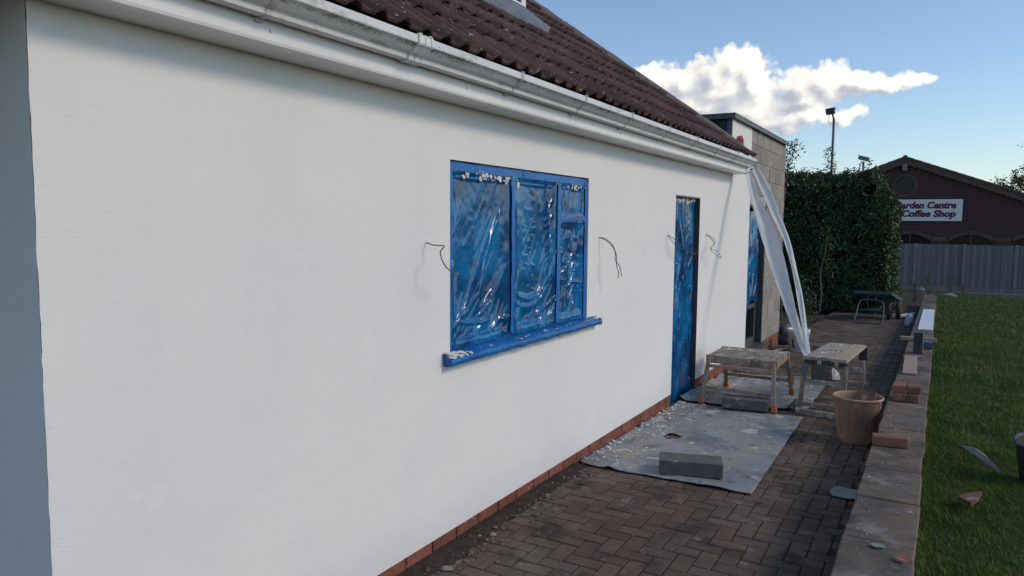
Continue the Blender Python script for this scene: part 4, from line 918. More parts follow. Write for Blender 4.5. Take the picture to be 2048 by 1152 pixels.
BLK = MB().box((-.2175, -.1075, 0), (.2175, .1075, .102), .005).mesh('concrete_block')
bm = bmesh.new(); bm.from_mesh(BLK); bmesh.ops.subdivide_edges(bm, edges=[e for e in bm.edges if e.calc_length() > .1], cuts=8, use_grid_fill=True)
for v in bm.verts: v.co += Vector((noise.noise(v.co * 35), noise.noise(v.co * 35 + Vector((5, 0, 0))), noise.noise(v.co * 35 + Vector((0, 5, 0))))) * .0022
bm.to_mesh(BLK); bm.free(); BLK.materials.append(M['block'])
def cblock(x, y, z, rz, lab, rot=None):
    o = bpy.data.objects.new('concrete_block', BLK); COL.objects.link(o); o.location = (x, y, z); o.rotation_euler = rot or (slope(y), 0, rz); tag(o, lab, 'block', 'loose dark concrete blocks'); return o
cblock(.775, 5.115, g(5.1) + .022, .30, 'dark concrete block lying on the near end of the ground sheet')
cblock(.645, 7.42, g(7.42) + .034, .14, 'plaster-smeared concrete block lying under the work platform')
cblock(1.06, 9.50, g(9.5) + .20 + .028, .0, 'dark concrete block standing on end behind the workbench', (0, R(90), R(80)))

# ================================================================== WORK PLATFORM
def build_platform():
    pt = thing('work_platform', (.55, 7.93, g(7.9)), 'plaster-caked folding work platform with orange rubber feet', 'work platform')
    zt = g(7.9) + .50; x0, x1, y0, y1 = .216, .880, 7.62, 8.26
    P = np.zeros((30, 30, 3))
    for i in range(30):
        for j in range(30):
            x = x0 + (x1 - x0) * i / 29; y = y0 + (y1 - y0) * j / 29; P[i, j] = (x, y, zt + .003 + .003 * noise.noise(Vector((x * 22, y * 22, 0))))
    MB().box((x0, y0, zt - .02), (x1, y1, zt), .003).build('deck', M['plat_top'], pt)
    grid('plaster_crust', P, M['plat_top'], pt)
    for (a, b) in (((x0, y0 - .012, zt - .075), (x1, y0 - .001, zt + .004)), ((x0, y1 + .001, zt - .075), (x1, y1 + .012, zt + .004)), ((x0 - .012, y0, zt - .075), (x0 - .001, y1, zt + .004)), ((x1 + .001, y0, zt - .075), (x1 + .012, y1, zt + .004))):
        MB().box(a, b, .003).build('side_rail', M['metal_plat'], pt)
    feet = {(0, 0): (.206, 7.435), (1, 0): (.917, 7.405), (1, 1): (.917, 8.40), (0, 1): (.206, 8.43)}
    legs = {}
    for (sx, sy), (fx, fy) in feet.items():
        tx = x0 + .012 if sx == 0 else x1 - .012; ty = y0 - .03 if sy == 0 else y1 + .03; gz = g(fy) + .022; legs[(sx, sy)] = (Vector((tx, ty, zt - .01)), Vector((fx, fy, gz + .03)))
        lg = MB().bar((fx, fy, gz + .03), (tx, ty, zt - .01), .042, .028, .004, (0, 1, 0)).build('leg', M['metal_plat'], pt)
        MB().bar((fx + (fx - tx) * .07, fy + (fy - ty) * .07, gz + .0), (fx + (tx - fx) * .03, fy + (ty - fy) * .07, gz + .062), .056, .044, .006, (0, 1, 0)).build('rubber_foot', M['orange'], lg)
    def on(k, t): a, b = legs[k]; return b + (a - b) * t
    for sy in (0, 1):
        for t in (.30, .80):
            MB().bar(on((0, sy), t), on((1, sy), t), .024, .034, .003).build('rung', M['metal_plat'], pt)
        for sx in (0, 1):
            a = on((sx, sy), .28 if sy == 0 else .32); b = on((0, sy), .30) * (.72 if sx == 0 else .28) + on((1, sy), .30) * (.28 if sx == 0 else .72)
            q = on((sx, sy), .12); MB().bar(q, b, .012, .008, .002).build('brace', M['metal_plat'], pt)
    for sx in (0, 1):
        for sy in (0, 1):
            p = Vector((x0 - .018 if sx == 0 else x1 + .018, y0 + .012 if sy == 0 else y1 - .012, zt - .035)); MB().cbox(p, (.012, .06, .085), .005).build('hinge_plate', M['metal_plat'], pt)
    p = on((1, 1), .42); q = on((1, 1), .22); d = Vector((.030, -.012, 0)); MB().bar(p + d, q + d, .03, .003, .001, (0, 1, 0)).build('yellow_label', M['yellow'], pt)
    p = on((1, 1), .62); MB().tube(catmull([p + Vector((-.03, -.03, .01)), p + Vector((.03, -.03, -.01)), p + Vector((.06, .0, .015)), p + Vector((.085, -.01, .04))], 12), .004, 6).build('tie', M['wire'], pt, True)
build_platform()

# ================================================================== WORKBENCH
def build_bench():
    wb = thing('workbench', (1.36, 8.3, g(8.3)), 'dusty folding workbench with slatted wooden top, polythene tucked at its corner', 'workbench')
    h = .57; NL = Vector((1.132, 7.64)); NR = Vector((1.528, 7.61)); FR = Vector((1.588, 8.93)); FL = Vector((1.215, 8.94))
    def pt(u_, v_, z): q = (NL * (1 - u_) + NR * u_) * (1 - v_) + (FL * (1 - u_) + FR * u_) * v_; return Vector((q.x, q.y, g(q.y) + h + z))
    def slab(u0, u1, v0, v1, z0, z1, name, mat):
        vs = [pt(u, v, z) for z in (z0, z1) for (u, v) in ((u0, v0), (u1, v0), (u1, v1), (u0, v1))]
        o = MB().add(vs, [(0, 1, 2, 3), (4, 5, 6, 7), (0, 1, 5, 4), (1, 2, 6, 5), (2, 3, 7, 6), (3, 0, 4, 7)]).build(name, mat, wb)
        bm = bmesh.new(); bm.from_mesh(o.data); bmesh.ops.bevel(bm, geom=bm.edges[:], offset=.003, segments=1, affect='EDGES'); bm.to_mesh(o.data); bm.free(); return o
    slab(0, .30, 0, 1, -.032, 0, 'slat', M['wood_dark']); slab(.33, .60, .02, .44, -.032, .001, 'slat', M['wood_dark']); slab(.33, .60, .50, .98, -.032, .001, 'slat', M['wood_dark'])
    slab(.36, .44, .443, .497, -.031, -.001, 'slat', M['wood_dark']); slab(.50, .57, .443, .497, -.031, -.001, 'slat', M['wood_dark'])
    slab(.63, 1, 0, 1, -.032, 0, 'slat', M['wood']); slab(.02, .98, .01, .05, -.075, -.034, 'end_rail', M['black']); slab(.02, .98, .95, .99, -.075, -.034, 'end_rail', M['black'])
    for u_ in (.33, .72):
        slab(u_, u_ + .09, -.012, .009, -.066, -.030, 'jaw_block', M['wood'])
    def G(x, y, z): return Vector((x, y, g(y) + z))
    tl, tr = pt(.04, .03, -.03), pt(.96, .03, -.03); bl, br = G(1.105, 7.74, .045), G(1.50, 7.68, .045)
    MB().bar(bl, tl, .045, .03, .004, (0, 1, 0)).build('leg', M['metal_plat'], wb); MB().bar(br, tr, .045, .03, .004, (0, 1, 0)).build('leg', M['metal_plat'], wb)
    MB().bar(tl + Vector((0, -.012, -.03)), tl + Vector((-.008, -.01, -.16)), .055, .03, .004, (0, 1, 0)).build('leg_bracket', M['steel'], wb); MB().bar(tr + Vector((0, -.012, -.03)), tr + Vector((-.002, -.01, -.16)), .03, .03, .004, (0, 1, 0)).build('leg_bracket', M['metal_plat'], wb)
    fl, fr_ = G(1.20, 9.34, .045), G(1.56, 9.32, .045); MB().bar(fl, pt(.06, .95, -.03), .03, .022, .003, (0, 1, 0)).build('leg', M['metal_plat'], wb); MB().bar(fr_, pt(.95, .95, -.03), .022, .018, .003, (0, 1, 0)).build('leg', M['upvc'], wb)
    MB().box((-.055, -.03, -.11), (.03, .03, .03), .006, Matrix.Translation(pt(.98, .97, -.05))).build('clamp_handle', M['black'], wb)
    MB().bar(G(1.02, 7.66, .022), G(1.06, 7.86, .075), .05, .05, .012).build('foot', M['black'], wb)
    MB().bar(bl + Vector((-.02, -.0, .035)), br + Vector((.06, 0, .035)), .025, .05, .004).build('base_rail', M['wood_dark'], wb); MB().bar(G(1.085, 7.60, .03), G(1.55, 7.53, .03), .03, .055, .004).build('base_rail', M['wood_dark'], wb)
    MB().bar(G(1.13, 7.62, .055), G(1.20, 7.74, .06), .05, .016, .003).build('step_pad', M['wood_dark'], wb); MB().bar(fl + Vector((-.02, 0, .02)), fr_ + Vector((.04, 0, .02)), .02, .045, .004).build('base_rail', M['wood_dark'], wb)
    MB().bar(G(1.18, 8.85, .33), G(1.56, 8.83, .30), .02, .05, .004).build('cross_rail', M['wood_dark'], wb)
    a, b = bl + (tl - bl) * .55, br + (tr - br) * .55; MB().bar(a, b, .02, .045, .004).build('cross_rail', M['wood_dark'], wb)
    MB().tube(catmull([G(1.2, 7.72, .07), G(1.27, 7.72, .12), G(1.36, 7.69, .05), G(1.43, 7.66, .07)], 16), .004, 6).build('cord', M['wire'], wb, True)
build_bench()
bx2 = board('timber_offcut', (1.24, 9.1, g(9.1) + .32), (.045, .5, .05), R(88), M['timber'], 'short pale offcut resting in the workbench frame', 'timber')
bpy.data.objects.remove(bx2)
# ================================================================== TUB AND BUCKETS
def build_tub():
    c = (1.70, 6.80, g(6.8)); t = thing('builders_tub', c, 'tall terracotta plastic tub standing against the garden wall', 'tub')
    h = .395; o = MB().lathe(c, [(.02, .003), (.135, .003), (.142, .012), (.15, .06), (.183, h - .03), (.186, h - .028), (.188, h - .02), (.197, h - .018), (.199, h - .004), (.196, h), (.183, h), (.180, h - .006), (.177, h - .03), (.146, .07), (.138, .02), (.02, .018)], 48, None, True, True).build('body', M['tub'], t, True)
    for k in range(12):
        a = 2 * math.pi * k / 12 + .2; p0 = Vector((.152 * math.cos(a), .152 * math.sin(a), .07)); p1 = Vector((.1835 * math.cos(a), .1835 * math.sin(a), h - .035)); MB().bar(Vector(c) + p0, Vector(c) + p1, .004, .006, .001).build('rib', M['tub'], t)
    # water-filled mixing paddle not seen; a red float rests in the tub
    f = thing('plastering_float', (1.80, 6.80, g(6.8) + .34), 'red brown rectangular float leaning inside the terracotta tub', 'float')
    rt_ = Matrix.Rotation(R(-12), 3, 'Z') @ Matrix.Rotation(R(52), 3, 'X')
    MB().cbox((1.755, 6.79, g(6.8) + .375), (.155, .15, .022), .004, rt_).build('blade', M['brick_loose'], f)
    MB().cbox(Vector((1.755, 6.79, g(6.8) + .375)) + rt_ @ Vector((0, 0, -.02)), (.03, .10, .02), .006, rt_).build('handle', M['black'], f)
build_tub()
def build_whitebucket():
    c = (.395, 12.16, g(12.16)); t = thing('white_bucket', c, 'white paint bucket with dark label by the extension corner', 'bucket')
    MB().lathe(c, [(.01, .002), (.135, .002), (.140, .01), (.158, .27), (.164, .272), (.165, .30), (.167, .302), (.168, .345), (.163, .35), (.156, .348), (.150, .27), (.132, .02), (.01, .015)], 36, None, True, True).build('body', M['white_plastic'], t, True)
    for k, (a0, a1, z0, z1) in enumerate(((-118, -108, .06, .20), (-104, -100, .05, .12), (-70, -55, .05, .17))):
        vs = []
        for i in range(7):
            a = R(a0 + (a1 - a0) * i / 6)
            for z in (z0, z1): r = .1405 + .0692 * (z - .01) + .0012; vs.append((c[0] + r * math.cos(a), c[1] + r * math.sin(a), c[2] + z))
        MB().add(vs, [(2 * i, 2 * i + 2, 2 * i + 3, 2 * i + 1) for i in range(6)]).build('label_print', M['black'], t)
build_whitebucket()
def build_blackbucket():
    c = (2.90, 5.98, g(5.98) + .09); t = thing('black_bucket', c, 'black rubber bucket with dusty rim standing on the lawn', 'bucket')
    prof = [(.01, .004), (.115, .004), (.12, .012), (.15, .24), (.152, .255), (.162, .262), (.166, .275), (.160, .284), (.150, .282), (.142, .26), (.112, .03), (.01, .025)]
    o = MB().lathe(c, prof, 40, None, True, True).build('body', M['black_bucket'], t, True)
    for v in o.data.vertices:
        k = max(0, (v.co.z - c[2] - .1) / .18); a = math.atan2(v.co.y - c[1], v.co.x - c[0]); s = 1 + .07 * k * math.cos(2 * (a - 2.6)); v.co.x = c[0] + (v.co.x - c[0]) * s; v.co.y = c[1] + (v.co.y - c[1]) * s; v.co.z += .02 * k * math.cos(2 * (a - 2.2))
    MB().tube([Vector(c) + Vector((.165 * math.cos(a), .165 * math.sin(a) * .2 - .10, .25 - .06 * math.sin(a * 1.0))) for a in np.linspace(R(180), R(360), 12)], .003, 6).build('handle', M['steel'], t, True)
build_blackbucket()

# ================================================================== LITTER
def litter(name, outline, z, th, mat, lab, cat, grp=None, tilt=0.0, curl=.0):
    c = Vector((sum(p[0] for p in outline) / len(outline), sum(p[1] for p in outline) / len(outline), 0)); n = len(outline); vs = []
    for k in (0, 1):
        for (x, y) in outline: vs.append((x, y, z + k * th + tilt * (x - c.x) + curl * ((x - c.x) ** 2 + (y - c.y) ** 2) * 8 + .004 * noise.noise(Vector((x * 20, y * 20, 0)))))
    ctr = [(c.x, c.y, z), (c.x, c.y, z + th)]
    fs = [(i, (i + 1) % n, (i + 1) % n + n, i + n) for i in range(n)] + [((i + 1) % n, i, 2 * n) for i in range(n)] + [(i + n, (i + 1) % n + n, 2 * n + 1) for i in range(n)]
    o = MB().add(vs + ctr, fs).build(name, mat); tag(o, lab, cat, grp); return o
litter('plastic_scrap', [(1.675, 5.27), (1.70, 5.18), (1.765, 5.17), (1.80, 5.145), (1.87, 5.16), (1.872, 5.34), (1.80, 5.352), (1.74, 5.375), (1.70, 5.365)], g(5.2) + .006, .003, M['strip'], 'grey plastic scrap on the paving beside the coping', 'scrap', tilt=.06, curl=.1)
litter('tile_shard', [(2.405, 5.10), (2.455, 5.02), (2.468, 4.985), (2.50, 5.06), (2.535, 5.24), (2.475, 5.21)], g(5.1) + .155, .018, M['brick_loose'], 'terracotta shard lying on the lawn in the foreground', 'tile shard', tilt=.1)
P = np.zeros((24, 5, 3)); A_ = Vector((2.44, 6.42, g(6.4) + .17)); B_ = Vector((2.665, 5.86, g(5.9) + .15))
for i in range(24):
    t = i / 23; w = .022 * math.sin(min(1, t * 2.2 + .25) * math.pi * .5) * (1 - max(0, t - .3)) ** 1.2 + .004; q = A_.lerp(B_, t); s = Vector((.85, .35, .25))
    for j in range(5): P[i, j] = q + s * (j / 4 - .5) * 2 * w + Vector((0, 0, .03 * math.sin(t * 3.1) + .012 * math.cos(j * 1.2 + t * 4)))
o = grid('plastic_strip', P, M['strip']); tag(o, 'twisted pale plastic strip lying on the lawn by the black bucket', 'scrap'); md = o.modifiers.new('t', 'SOLIDIFY'); md.thickness = .002
r_ = random.Random(9)
litter('paper_scrap', [(2.03, 3.64), (2.05, 3.618), (2.085, 3.63), (2.095, 3.648), (2.075, 3.672), (2.04, 3.668)], cop(3.65) + .006, .004, M['strip'], 'crumpled pale scrap on the nearest stretch of coping', 'scrap', curl=.4)
litter('brick_chip', [(2.13, 3.54), (2.17, 3.52), (2.19, 3.56), (2.16, 3.59)], cop(3.55) + .003, .012, M['brick_loose'], 'small orange brick chip on the nearest stretch of coping', 'brick chip')
pts = []
for _ in range(90): y = r_.uniform(3.2, 9); pts.append(((r_.uniform(1.93, 2.19), y, cop(y) + .0005), r_.uniform(.002, .0055), (0, 0, 1)))
o = blobs('coping_crumbs', pts, None, M['plaster'], seed=12); tag(o, 'tiny white crumbs dotted along the coping', 'crumbs')
# debris by the extension corner
for k, (x, y, rz, L_, lab) in enumerate(((.19, 11.6, .35, .55, 'thin white trim offcut lying by the extension plinth, lower of two'), (.13, 11.75, .2, .6, 'thin dusty trim offcut lying by the extension plinth, upper of two'))):
    board('trim_offcut', (x, y, g(y) + .01 + .02 * k), (.06, L_, .012), -rz, M['upvc'] if k == 0 else M['timber'], lab, 'offcut', 'trim offcuts by the plinth')
def lump(name, c, size, mat, lab, cat, seed):
    bm = bmesh.new(); bmesh.ops.create_icosphere(bm, subdivisions=4, radius=1)
    for v in bm.verts:
        d = 1 + .22 * noise.noise(v.co * 1.6 + Vector((seed, 0, 0))) + .12 * noise.noise(v.co * 4 + Vector((seed, 3, 0))) + .05 * noise.noise(v.co * 9 + Vector((seed, 3, 0)))
        v.co = Vector((v.co.x * size[0], v.co.y * size[1], max(v.co.z, -.55) * size[2])) * d + Vector((c[0], c[1], c[2] + .55 * size[2]))
    me = bpy.data.meshes.new(name); bm.to_mesh(me); bm.free(); o = link(name, me, mat, None, True); tag(o, lab, cat); return o
lump('rubble_sack', (.06, 12.98, g(12.95)), (.16, .2, .22), M['black'], 'black rubble sack slumped at the far corner of the extension', 'sack', 3)
lump('plastic_bag', (1.76, 17.6, g(17.6)), (.10, .15, .16), pm('bag_plastic', (.34, .40, .48), (.26, .31, .38), 12, 5, .4, .4, .5, 25, .01), 'crumpled pale blue bag by the foot of the garden wall', 'bag', 8)
pp = thing('white_pipe', (1.62, 19.3, g(19.3)), 'short white pipe offcut lying by the trolley wheels', 'pipe')
MB().tube([(1.50, 19.1, g(19.2) + .06), (1.78, 19.75, g(19.5) + .06)], .055, 14).build('pipe', M['white_plastic'], pp, True)
bag2 = lump('clear_bag', (1.16, 9.7, g(9.7)), (.09, .12, .10), M['poly'], 'crumpled clear plastic on the ground behind the workbench', 'bag', 5)

# ================================================================== TROLLEY
def build_trolley():
    t = thing('flat_trolley', (1.1, 18.4, g(18.4)), 'teal flatbed garden trolley tipped onto its handle', 'trolley')
    A = Vector((.62, 18.0, .27)); B = Vector((1.38, 18.0, .27)); C = Vector((1.54, 19.5, .0)); D = Vector((.80, 19.5, .0))
    def q(u_, v_, z): p = (A * (1 - u_) + B * u_) * (1 - v_) + (D * (1 - u_) + C * u_) * v_; return p + Vector((0, 0, z))
    def slab(u0, u1, v0, v1, z0, z1, name, mat):
        vs = [q(u, v, z) for z in (z0, z1) for (u, v) in ((u0, v0), (u1, v0), (u1, v1), (u0, v1))]; return MB().add(vs, [(0, 1, 2, 3), (4, 5, 6, 7), (0, 1, 5, 4), (1, 2, 6, 5), (2, 3, 7, 6), (3, 0, 4, 7)]).build(name, mat, t)
    slab(.02, .98, .02, .98, -.02, 0, 'bed', M['teal']); slab(0, 1, 0, .02, -.05, .025, 'rim', M['teal']); slab(0, 1, .98, 1, -.05, .025, 'rim', M['teal']); slab(0, .02, .021, .979, -.05, .025, 'rim', M['teal']); slab(.98, 1, .021, .979, -.05, .025, 'rim', M['teal'])
    z0 = g(17.45) + .02
    loop = [(.78, 17.92, .09), (.745, 17.86, .0), (.725, 17.70, z0 + .2), (.71, 17.5, z0 + .05), (.76, 17.44, z0), (1.0, 17.42, z0), (1.2, 17.40, z0), (1.255, 17.46, z0 + .05), (1.25, 17.68, z0 + .2), (1.235, 17.86, .0), (1.20, 17.92, .08), (1.0, 17.93, .10), (.78, 17.92, .09)]
    MB().tube(catmull(loop, 70), .014, 8).build('handle', M['teal'], t, True); MB().tube([(.733, 17.8, -.10), (1.243, 17.8, -.09)], .012, 8).build('handle_bar', M['teal'], t, True)
    MB().tube([(.733, 17.82, -.12), (1.243, 17.82, -.11)], .02, 8).build('handle_bar', M['teal'], t, True)
    MB().tube([(.92, 17.92, .09), (.90, 18.15, .22)], .014, 8).build('strut', M['teal'], t, True); MB().tube([(1.06, 17.92, .09), (1.08, 18.15, .22)], .014, 8).build('strut', M['teal'], t, True)
    for (x, y) in ((1.30, 18.82), (1.475, 19.1)):
        zc = g(y) + .205; mt = Matrix.Rotation(R(90), 3, 'Y'); w = MB().lathe((x, y, zc), [(.11, -.035), (.185, -.05), (.20, -.035), (.205, 0), (.20, .035), (.185, .05), (.11, .035)], 28, mt, True, True).build('wheel', M['rubber'], t, True)
        MB().lathe((x, y, zc), [(.0, .040), (.03, .042), (.035, .038), (.10, .036), (.105, .037)], 18, mt).build('hub', M['steel'], w, True)
    MB().tube([(.85, 18.95, g(18.95) + .205), (1.54, 18.95, g(18.95) + .205)], .015, 8).build('axle', M['steel'], t, True)
    MB().bar((1.39, 18.95, g(18.9) + .2), q(.9, .63, -.03), .04, .03, .003).build('axle_bracket', M['teal'], t); MB().bar((.88, 18.95, g(18.9) + .2), q(.1, .63, -.03), .04, .03, .003).build('axle_bracket', M['teal'], t)
build_trolley()

# ================================================================== HEDGE AND PLANTS
def leaves(name, Pn, Nn, size, mat, parent, aspect=.42, droop=.3):
    n = len(Pn); sz = size * nr.uniform(.65, 1.25, n); rnd = nr.normal(0, 1, (n, 3)); N_ = Nn + .75 * rnd; N_ /= np.linalg.norm(N_, axis=1)[:, None]
    t = nr.normal(0, 1, (n, 3)) + np.array([0, 0, .45]); t -= N_ * (t * N_).sum(1)[:, None]; t /= np.linalg.norm(t, axis=1)[:, None]; b = np.cross(N_, t)
    L_ = t * sz[:, None]; Wd_ = b * (sz * aspect)[:, None]; fold = N_ * (sz * .12)[:, None]
    V = np.stack([Pn, Pn + L_ * .45 + Wd_ * .5 + fold, Pn + L_ - fold * droop, Pn + L_ * .45 - Wd_ * .5 + fold], 1); k = np.arange(n)[:, None] * 4
    F = np.concatenate([k + np.array([[0, 1, 2]]), k + np.array([[0, 2, 3]])]); o = link(name, npmesh(name, V.reshape(-1, 3), F), mat, parent); o['kind'] = 'stuff'; return o
def build_hedge():
    h = thing('laurel_hedge', (-.5, 21, g(21)), 'tall clipped laurel hedge at the end of the path', 'hedge')
    X0, X1, Y0, Y1, ZT = -3.6, 1.33, 20.1, 24.0, 3.02
    def bulge(p): return .20 * noise.noise(Vector(p) * .9) + .13 * noise.noise(Vector(p) * 2.6) + .05 * noise.noise(Vector(p) * 6)
    P, Nn = [], []
    def xr(z): return X1 - .55 * max(0, (z - 1.9) / 1.1) ** 2
    # front face
    for _ in range(26000):
        x = rng.uniform(X0, X1); z = rng.uniform(g(20) + .05, ZT); 
        if x > xr(z): continue
        if noise.noise(Vector((x * 1.7, 3, z * 1.7))) + .5 * noise.noise(Vector((x * 4, 8, z * 4))) < -.30 + rng.uniform(-.1, .1): continue
        ed = max(0, (x - (xr(z) - .5)) / .5); y = Y0 + .45 * ed ** 2 + max(0, (z - 2.5) / .5) ** 2 * .25 - bulge((x, 0, z)) + abs(rng.gauss(0, .10)); P.append((x, y, z)); Nn.append((.5 * ed, -1, .25))
    for _ in range(15000):
        z = rng.uniform(g(22) + .05, ZT); y = rng.uniform(Y0, Y1); x = xr(z) - .045 * (y - Y0) - .06 + bulge((5, y, z)) * .8 - abs(rng.gauss(0, .10)); P.append((x, y, z)); Nn.append((1, -.2, .3))
    for _ in range(9000):
        x = rng.uniform(X0, X1 - .45); y = rng.uniform(Y0 + .1, Y1); z = ZT + bulge((x, y, 9)) * .7 - abs(rng.gauss(0, .07)) + (rng.random() ** 9) * .16; P.append((x, y, z)); Nn.append((0, -.2, 1))
    leaves('foliage', np.array(P), np.array(Nn, float), .105, M['leaf'], h)
    mb = MB(); mb.box((X0, Y0 + .42, g(24) - .1), (X1 - .55, Y1, ZT - .28)); mb.build('light_block_core', pm('hedge_core', (.010, .014, .007), (.018, .02, .01), 6, 4, .98, .05), h)  # dark box added behind the leaves to block light through the hedge
    for k in range(14):
        x = rng.uniform(-1.4, 1.0); p = [(x, Y0 + .15 + rng.uniform(-.05, .2), g(20)), (x + rng.uniform(-.05, .05), Y0 + .2, .3), (x + rng.uniform(-.2, .2), Y0 + .3, 1.2)]; MB().tube(catmull(p, 8), [.022 - .002 * i for i in range(8)], 6).build('stem', M['bark'], h, True)
    # shoots sticking up
    P, Nn = [], []
    for (x, ht) in ((-.95, .18), (-.55, .12), (.35, .26), (.55, .30), (.72, .18), (-.2, .22), (.1, .12)):
        for k in range(16): z = ZT + ht * k / 16; P.append((x + .3 * ht * (k / 16) + rng.gauss(0, .015), Y0 + .35 + rng.gauss(0, .02), z)); Nn.append((rng.gauss(0, 1), -1, .6))
        MB().tube([(x, Y0 + .35, ZT - .2), (x + .3 * ht, Y0 + .35, ZT + ht)], .005, 5).build('shoot', M['stem'], h)
    leaves('shoot_leaves', np.array(P), np.array(Nn, float), .075, M['leaf'], h)
build_hedge()
def sprig_plant(name, base, paths, nleaf, size, lab, cat, lm, spread=.05):
    t = thing(name, base, lab, cat); P, Nn = [], []
    for p in paths:
        c = catmull(p, 14); MB().tube(c, [.012 - .0006 * i for i in range(14)], 6).build('stem', M['stem'], t, True)
        for _ in range(nleaf):
            k = rng.random() ** .7; q = c[min(13, int(k * 13))]; P.append(tuple(q + Vector((rng.gauss(0, spread), rng.gauss(0, spread), rng.gauss(0, spread))))); Nn.append((rng.gauss(0, 1), -1 + rng.gauss(0, 1), rng.gauss(.5, 1)))
    leaves('leaves', np.array(P), np.array(Nn, float), size, lm, t)
sprig_plant('climbing_shrub', (-.25, 15, g(15)), [[(-.35, 15, g(15)), (-.40, 15, 1.5), (-.44, 15.0, 2.7), (-.36, 15, 3.25)], [(-.40, 15, 2.0), (-.36, 15, 2.8), (-.27, 15, 3.05), (-.24, 15.0, 3.3)], [(-.42, 15, 2.2), (-.48, 15, 2.7), (-.44, 15, 2.95)]], 150, .07, 'leafy shrub growing up behind the far corner of the block extension', 'shrub', M['leaf'], .07)
stem_t = thing('sapling', (-.24, 19.4, g(19.4)), 'thin pale bare stem standing in front of the dark hedge', 'plant stem')
MB().tube(catmull([(-.25, 19.4, g(19.4)), (-.22, 19.4, .1), (-.27, 19.42, .55), (-.17, 19.4, 1.1), (-.15, 19.4, 1.45)], 24), [.02 - .0005 * i for i in range(24)], 7).build('stem', M['stem'], stem_t, True)
MB().tube(catmull([(-.25, 19.42, .5), (-.33, 19.4, .75), (-.36, 19.4, .9)], 8), .008, 6).build('side_twig', M['stem'], stem_t, True)
P = np.array([(-.12 + rng.gauss(0, .14), 19.4 + rng.gauss(0, .06), 1.1 + rng.gauss(0, .3)) for _ in range(240)]); leaves('leaves', P, np.tile([[.3, -1., .3]], (240, 1)), .07, M['leaf'], stem_t)
P = np.array([(-.45 + rng.gauss(0, .12), 18.9 + rng.gauss(0, .1), g(19) + .3 + rng.gauss(0, .28)) for _ in range(420)]); P[:, 2] = np.maximum(P[:, 2], g(19) + .02)
sb = thing('low_shrub', (-.45, 18.9, g(18.9)), 'small leafy shrub at the left foot of the hedge', 'shrub'); leaves('leaves', P, np.tile([[.3, -1., .6]], (420, 1)), .07, M['leaf'], sb)
MB().tube([(-.45, 18.9, g(18.9)), (-.43, 18.9, .1)], .01, 6).build('stem', M['stem'], sb)
for k, (x, y, h, lab) in enumerate(((1.62, 25.5, .75, 'pale weed clump where the path ends, leftmost'), (1.95, 27.6, .95, 'tall pale weed growing by the end of the garden wall'), (2.62, 28.8, .7, 'pale weed at the back edge of the lawn'), (3.0, 29.2, .5, 'short pale weed at the back edge of the lawn'), (1.2, 26.3, .6, 'dull weed clump beside the hedge end'))):
    ps = [[(x + rng.uniform(-.05, .05), y, g(y)), (x + rng.gauss(0, .05), y, g(y) + h * .5), (x + rng.gauss(0, .09), y, g(y) + h * rng.uniform(.75, 1.05))] for _ in range(4)]; sprig_plant('weed', (x, y, g(y)), ps, 26, .07, lab, 'weed', M['weed'], .05)

# ================================================================== FENCE AND GARDEN CENTRE
FEN = thing('board_fence', (3.5, 34, g(34)), 'weathered vertical board fence with concrete posts across the back', 'fence')
FY = 34.0; fz0, fz1 = g(FY) - .02, 1.0
bmesh_ = MB().box((-.062, -.012, 0), (.062, .006, 1), .003).mesh('fence_board'); bmesh_.materials.append(M['fencewood'])
x = -.5
while x < 9.5:
    piece('fence_board', bmesh_, (x, FY + (0 if int(round(x / .118)) % 2 else .014), fz0 + .12), FEN, (0, rng.uniform(-.004, .004), .05), (1, 1, fz1 - fz0 - .12 + rng.uniform(-.012, .012))); x += .118
for px in (-.35, 1.37, 3.05, 4.75, 6.45, 8.15): MB().box((px - .055, FY - .07, fz0 - .1), (px + .055, FY + .04, fz1 + .03), .012).build('post', M['concrete'], FEN)
MB().box((-.5, FY - .035, fz0), (9.5, FY - .022, fz0 + .14), .004).build('gravel_board', M['concrete'], FEN)
for zz in (fz0 + .45, fz1 - .35): MB().box((-.5, FY + .03, zz), (9.5, FY + .07, zz + .08)).build('rail', M['fencewood'], FEN)
kb = thing('kerb_edging', (3.6, 29.6, g(29.6)), 'pale edging strip along the back of the lawn', 'edging')
MB().bar((2.6, 29.4, g(29.4) + .10), (9, 29.9, g(29.9) + .08), .05, .12, .008).build('edging', M['concrete'], kb)
st_ = lump('pale_stone', (2.55, 27.6, g(27.6) + .06), (.22, .12, .09), M['concrete'], 'pale flat stone at the far end of the lawn', 'stone', 11)
lump('fence_foot_stone', (1.62, 31.5, g(31.5)), (.2, .12, .1), M['concrete'], 'pale stone at the foot of the board fence', 'stone', 14)

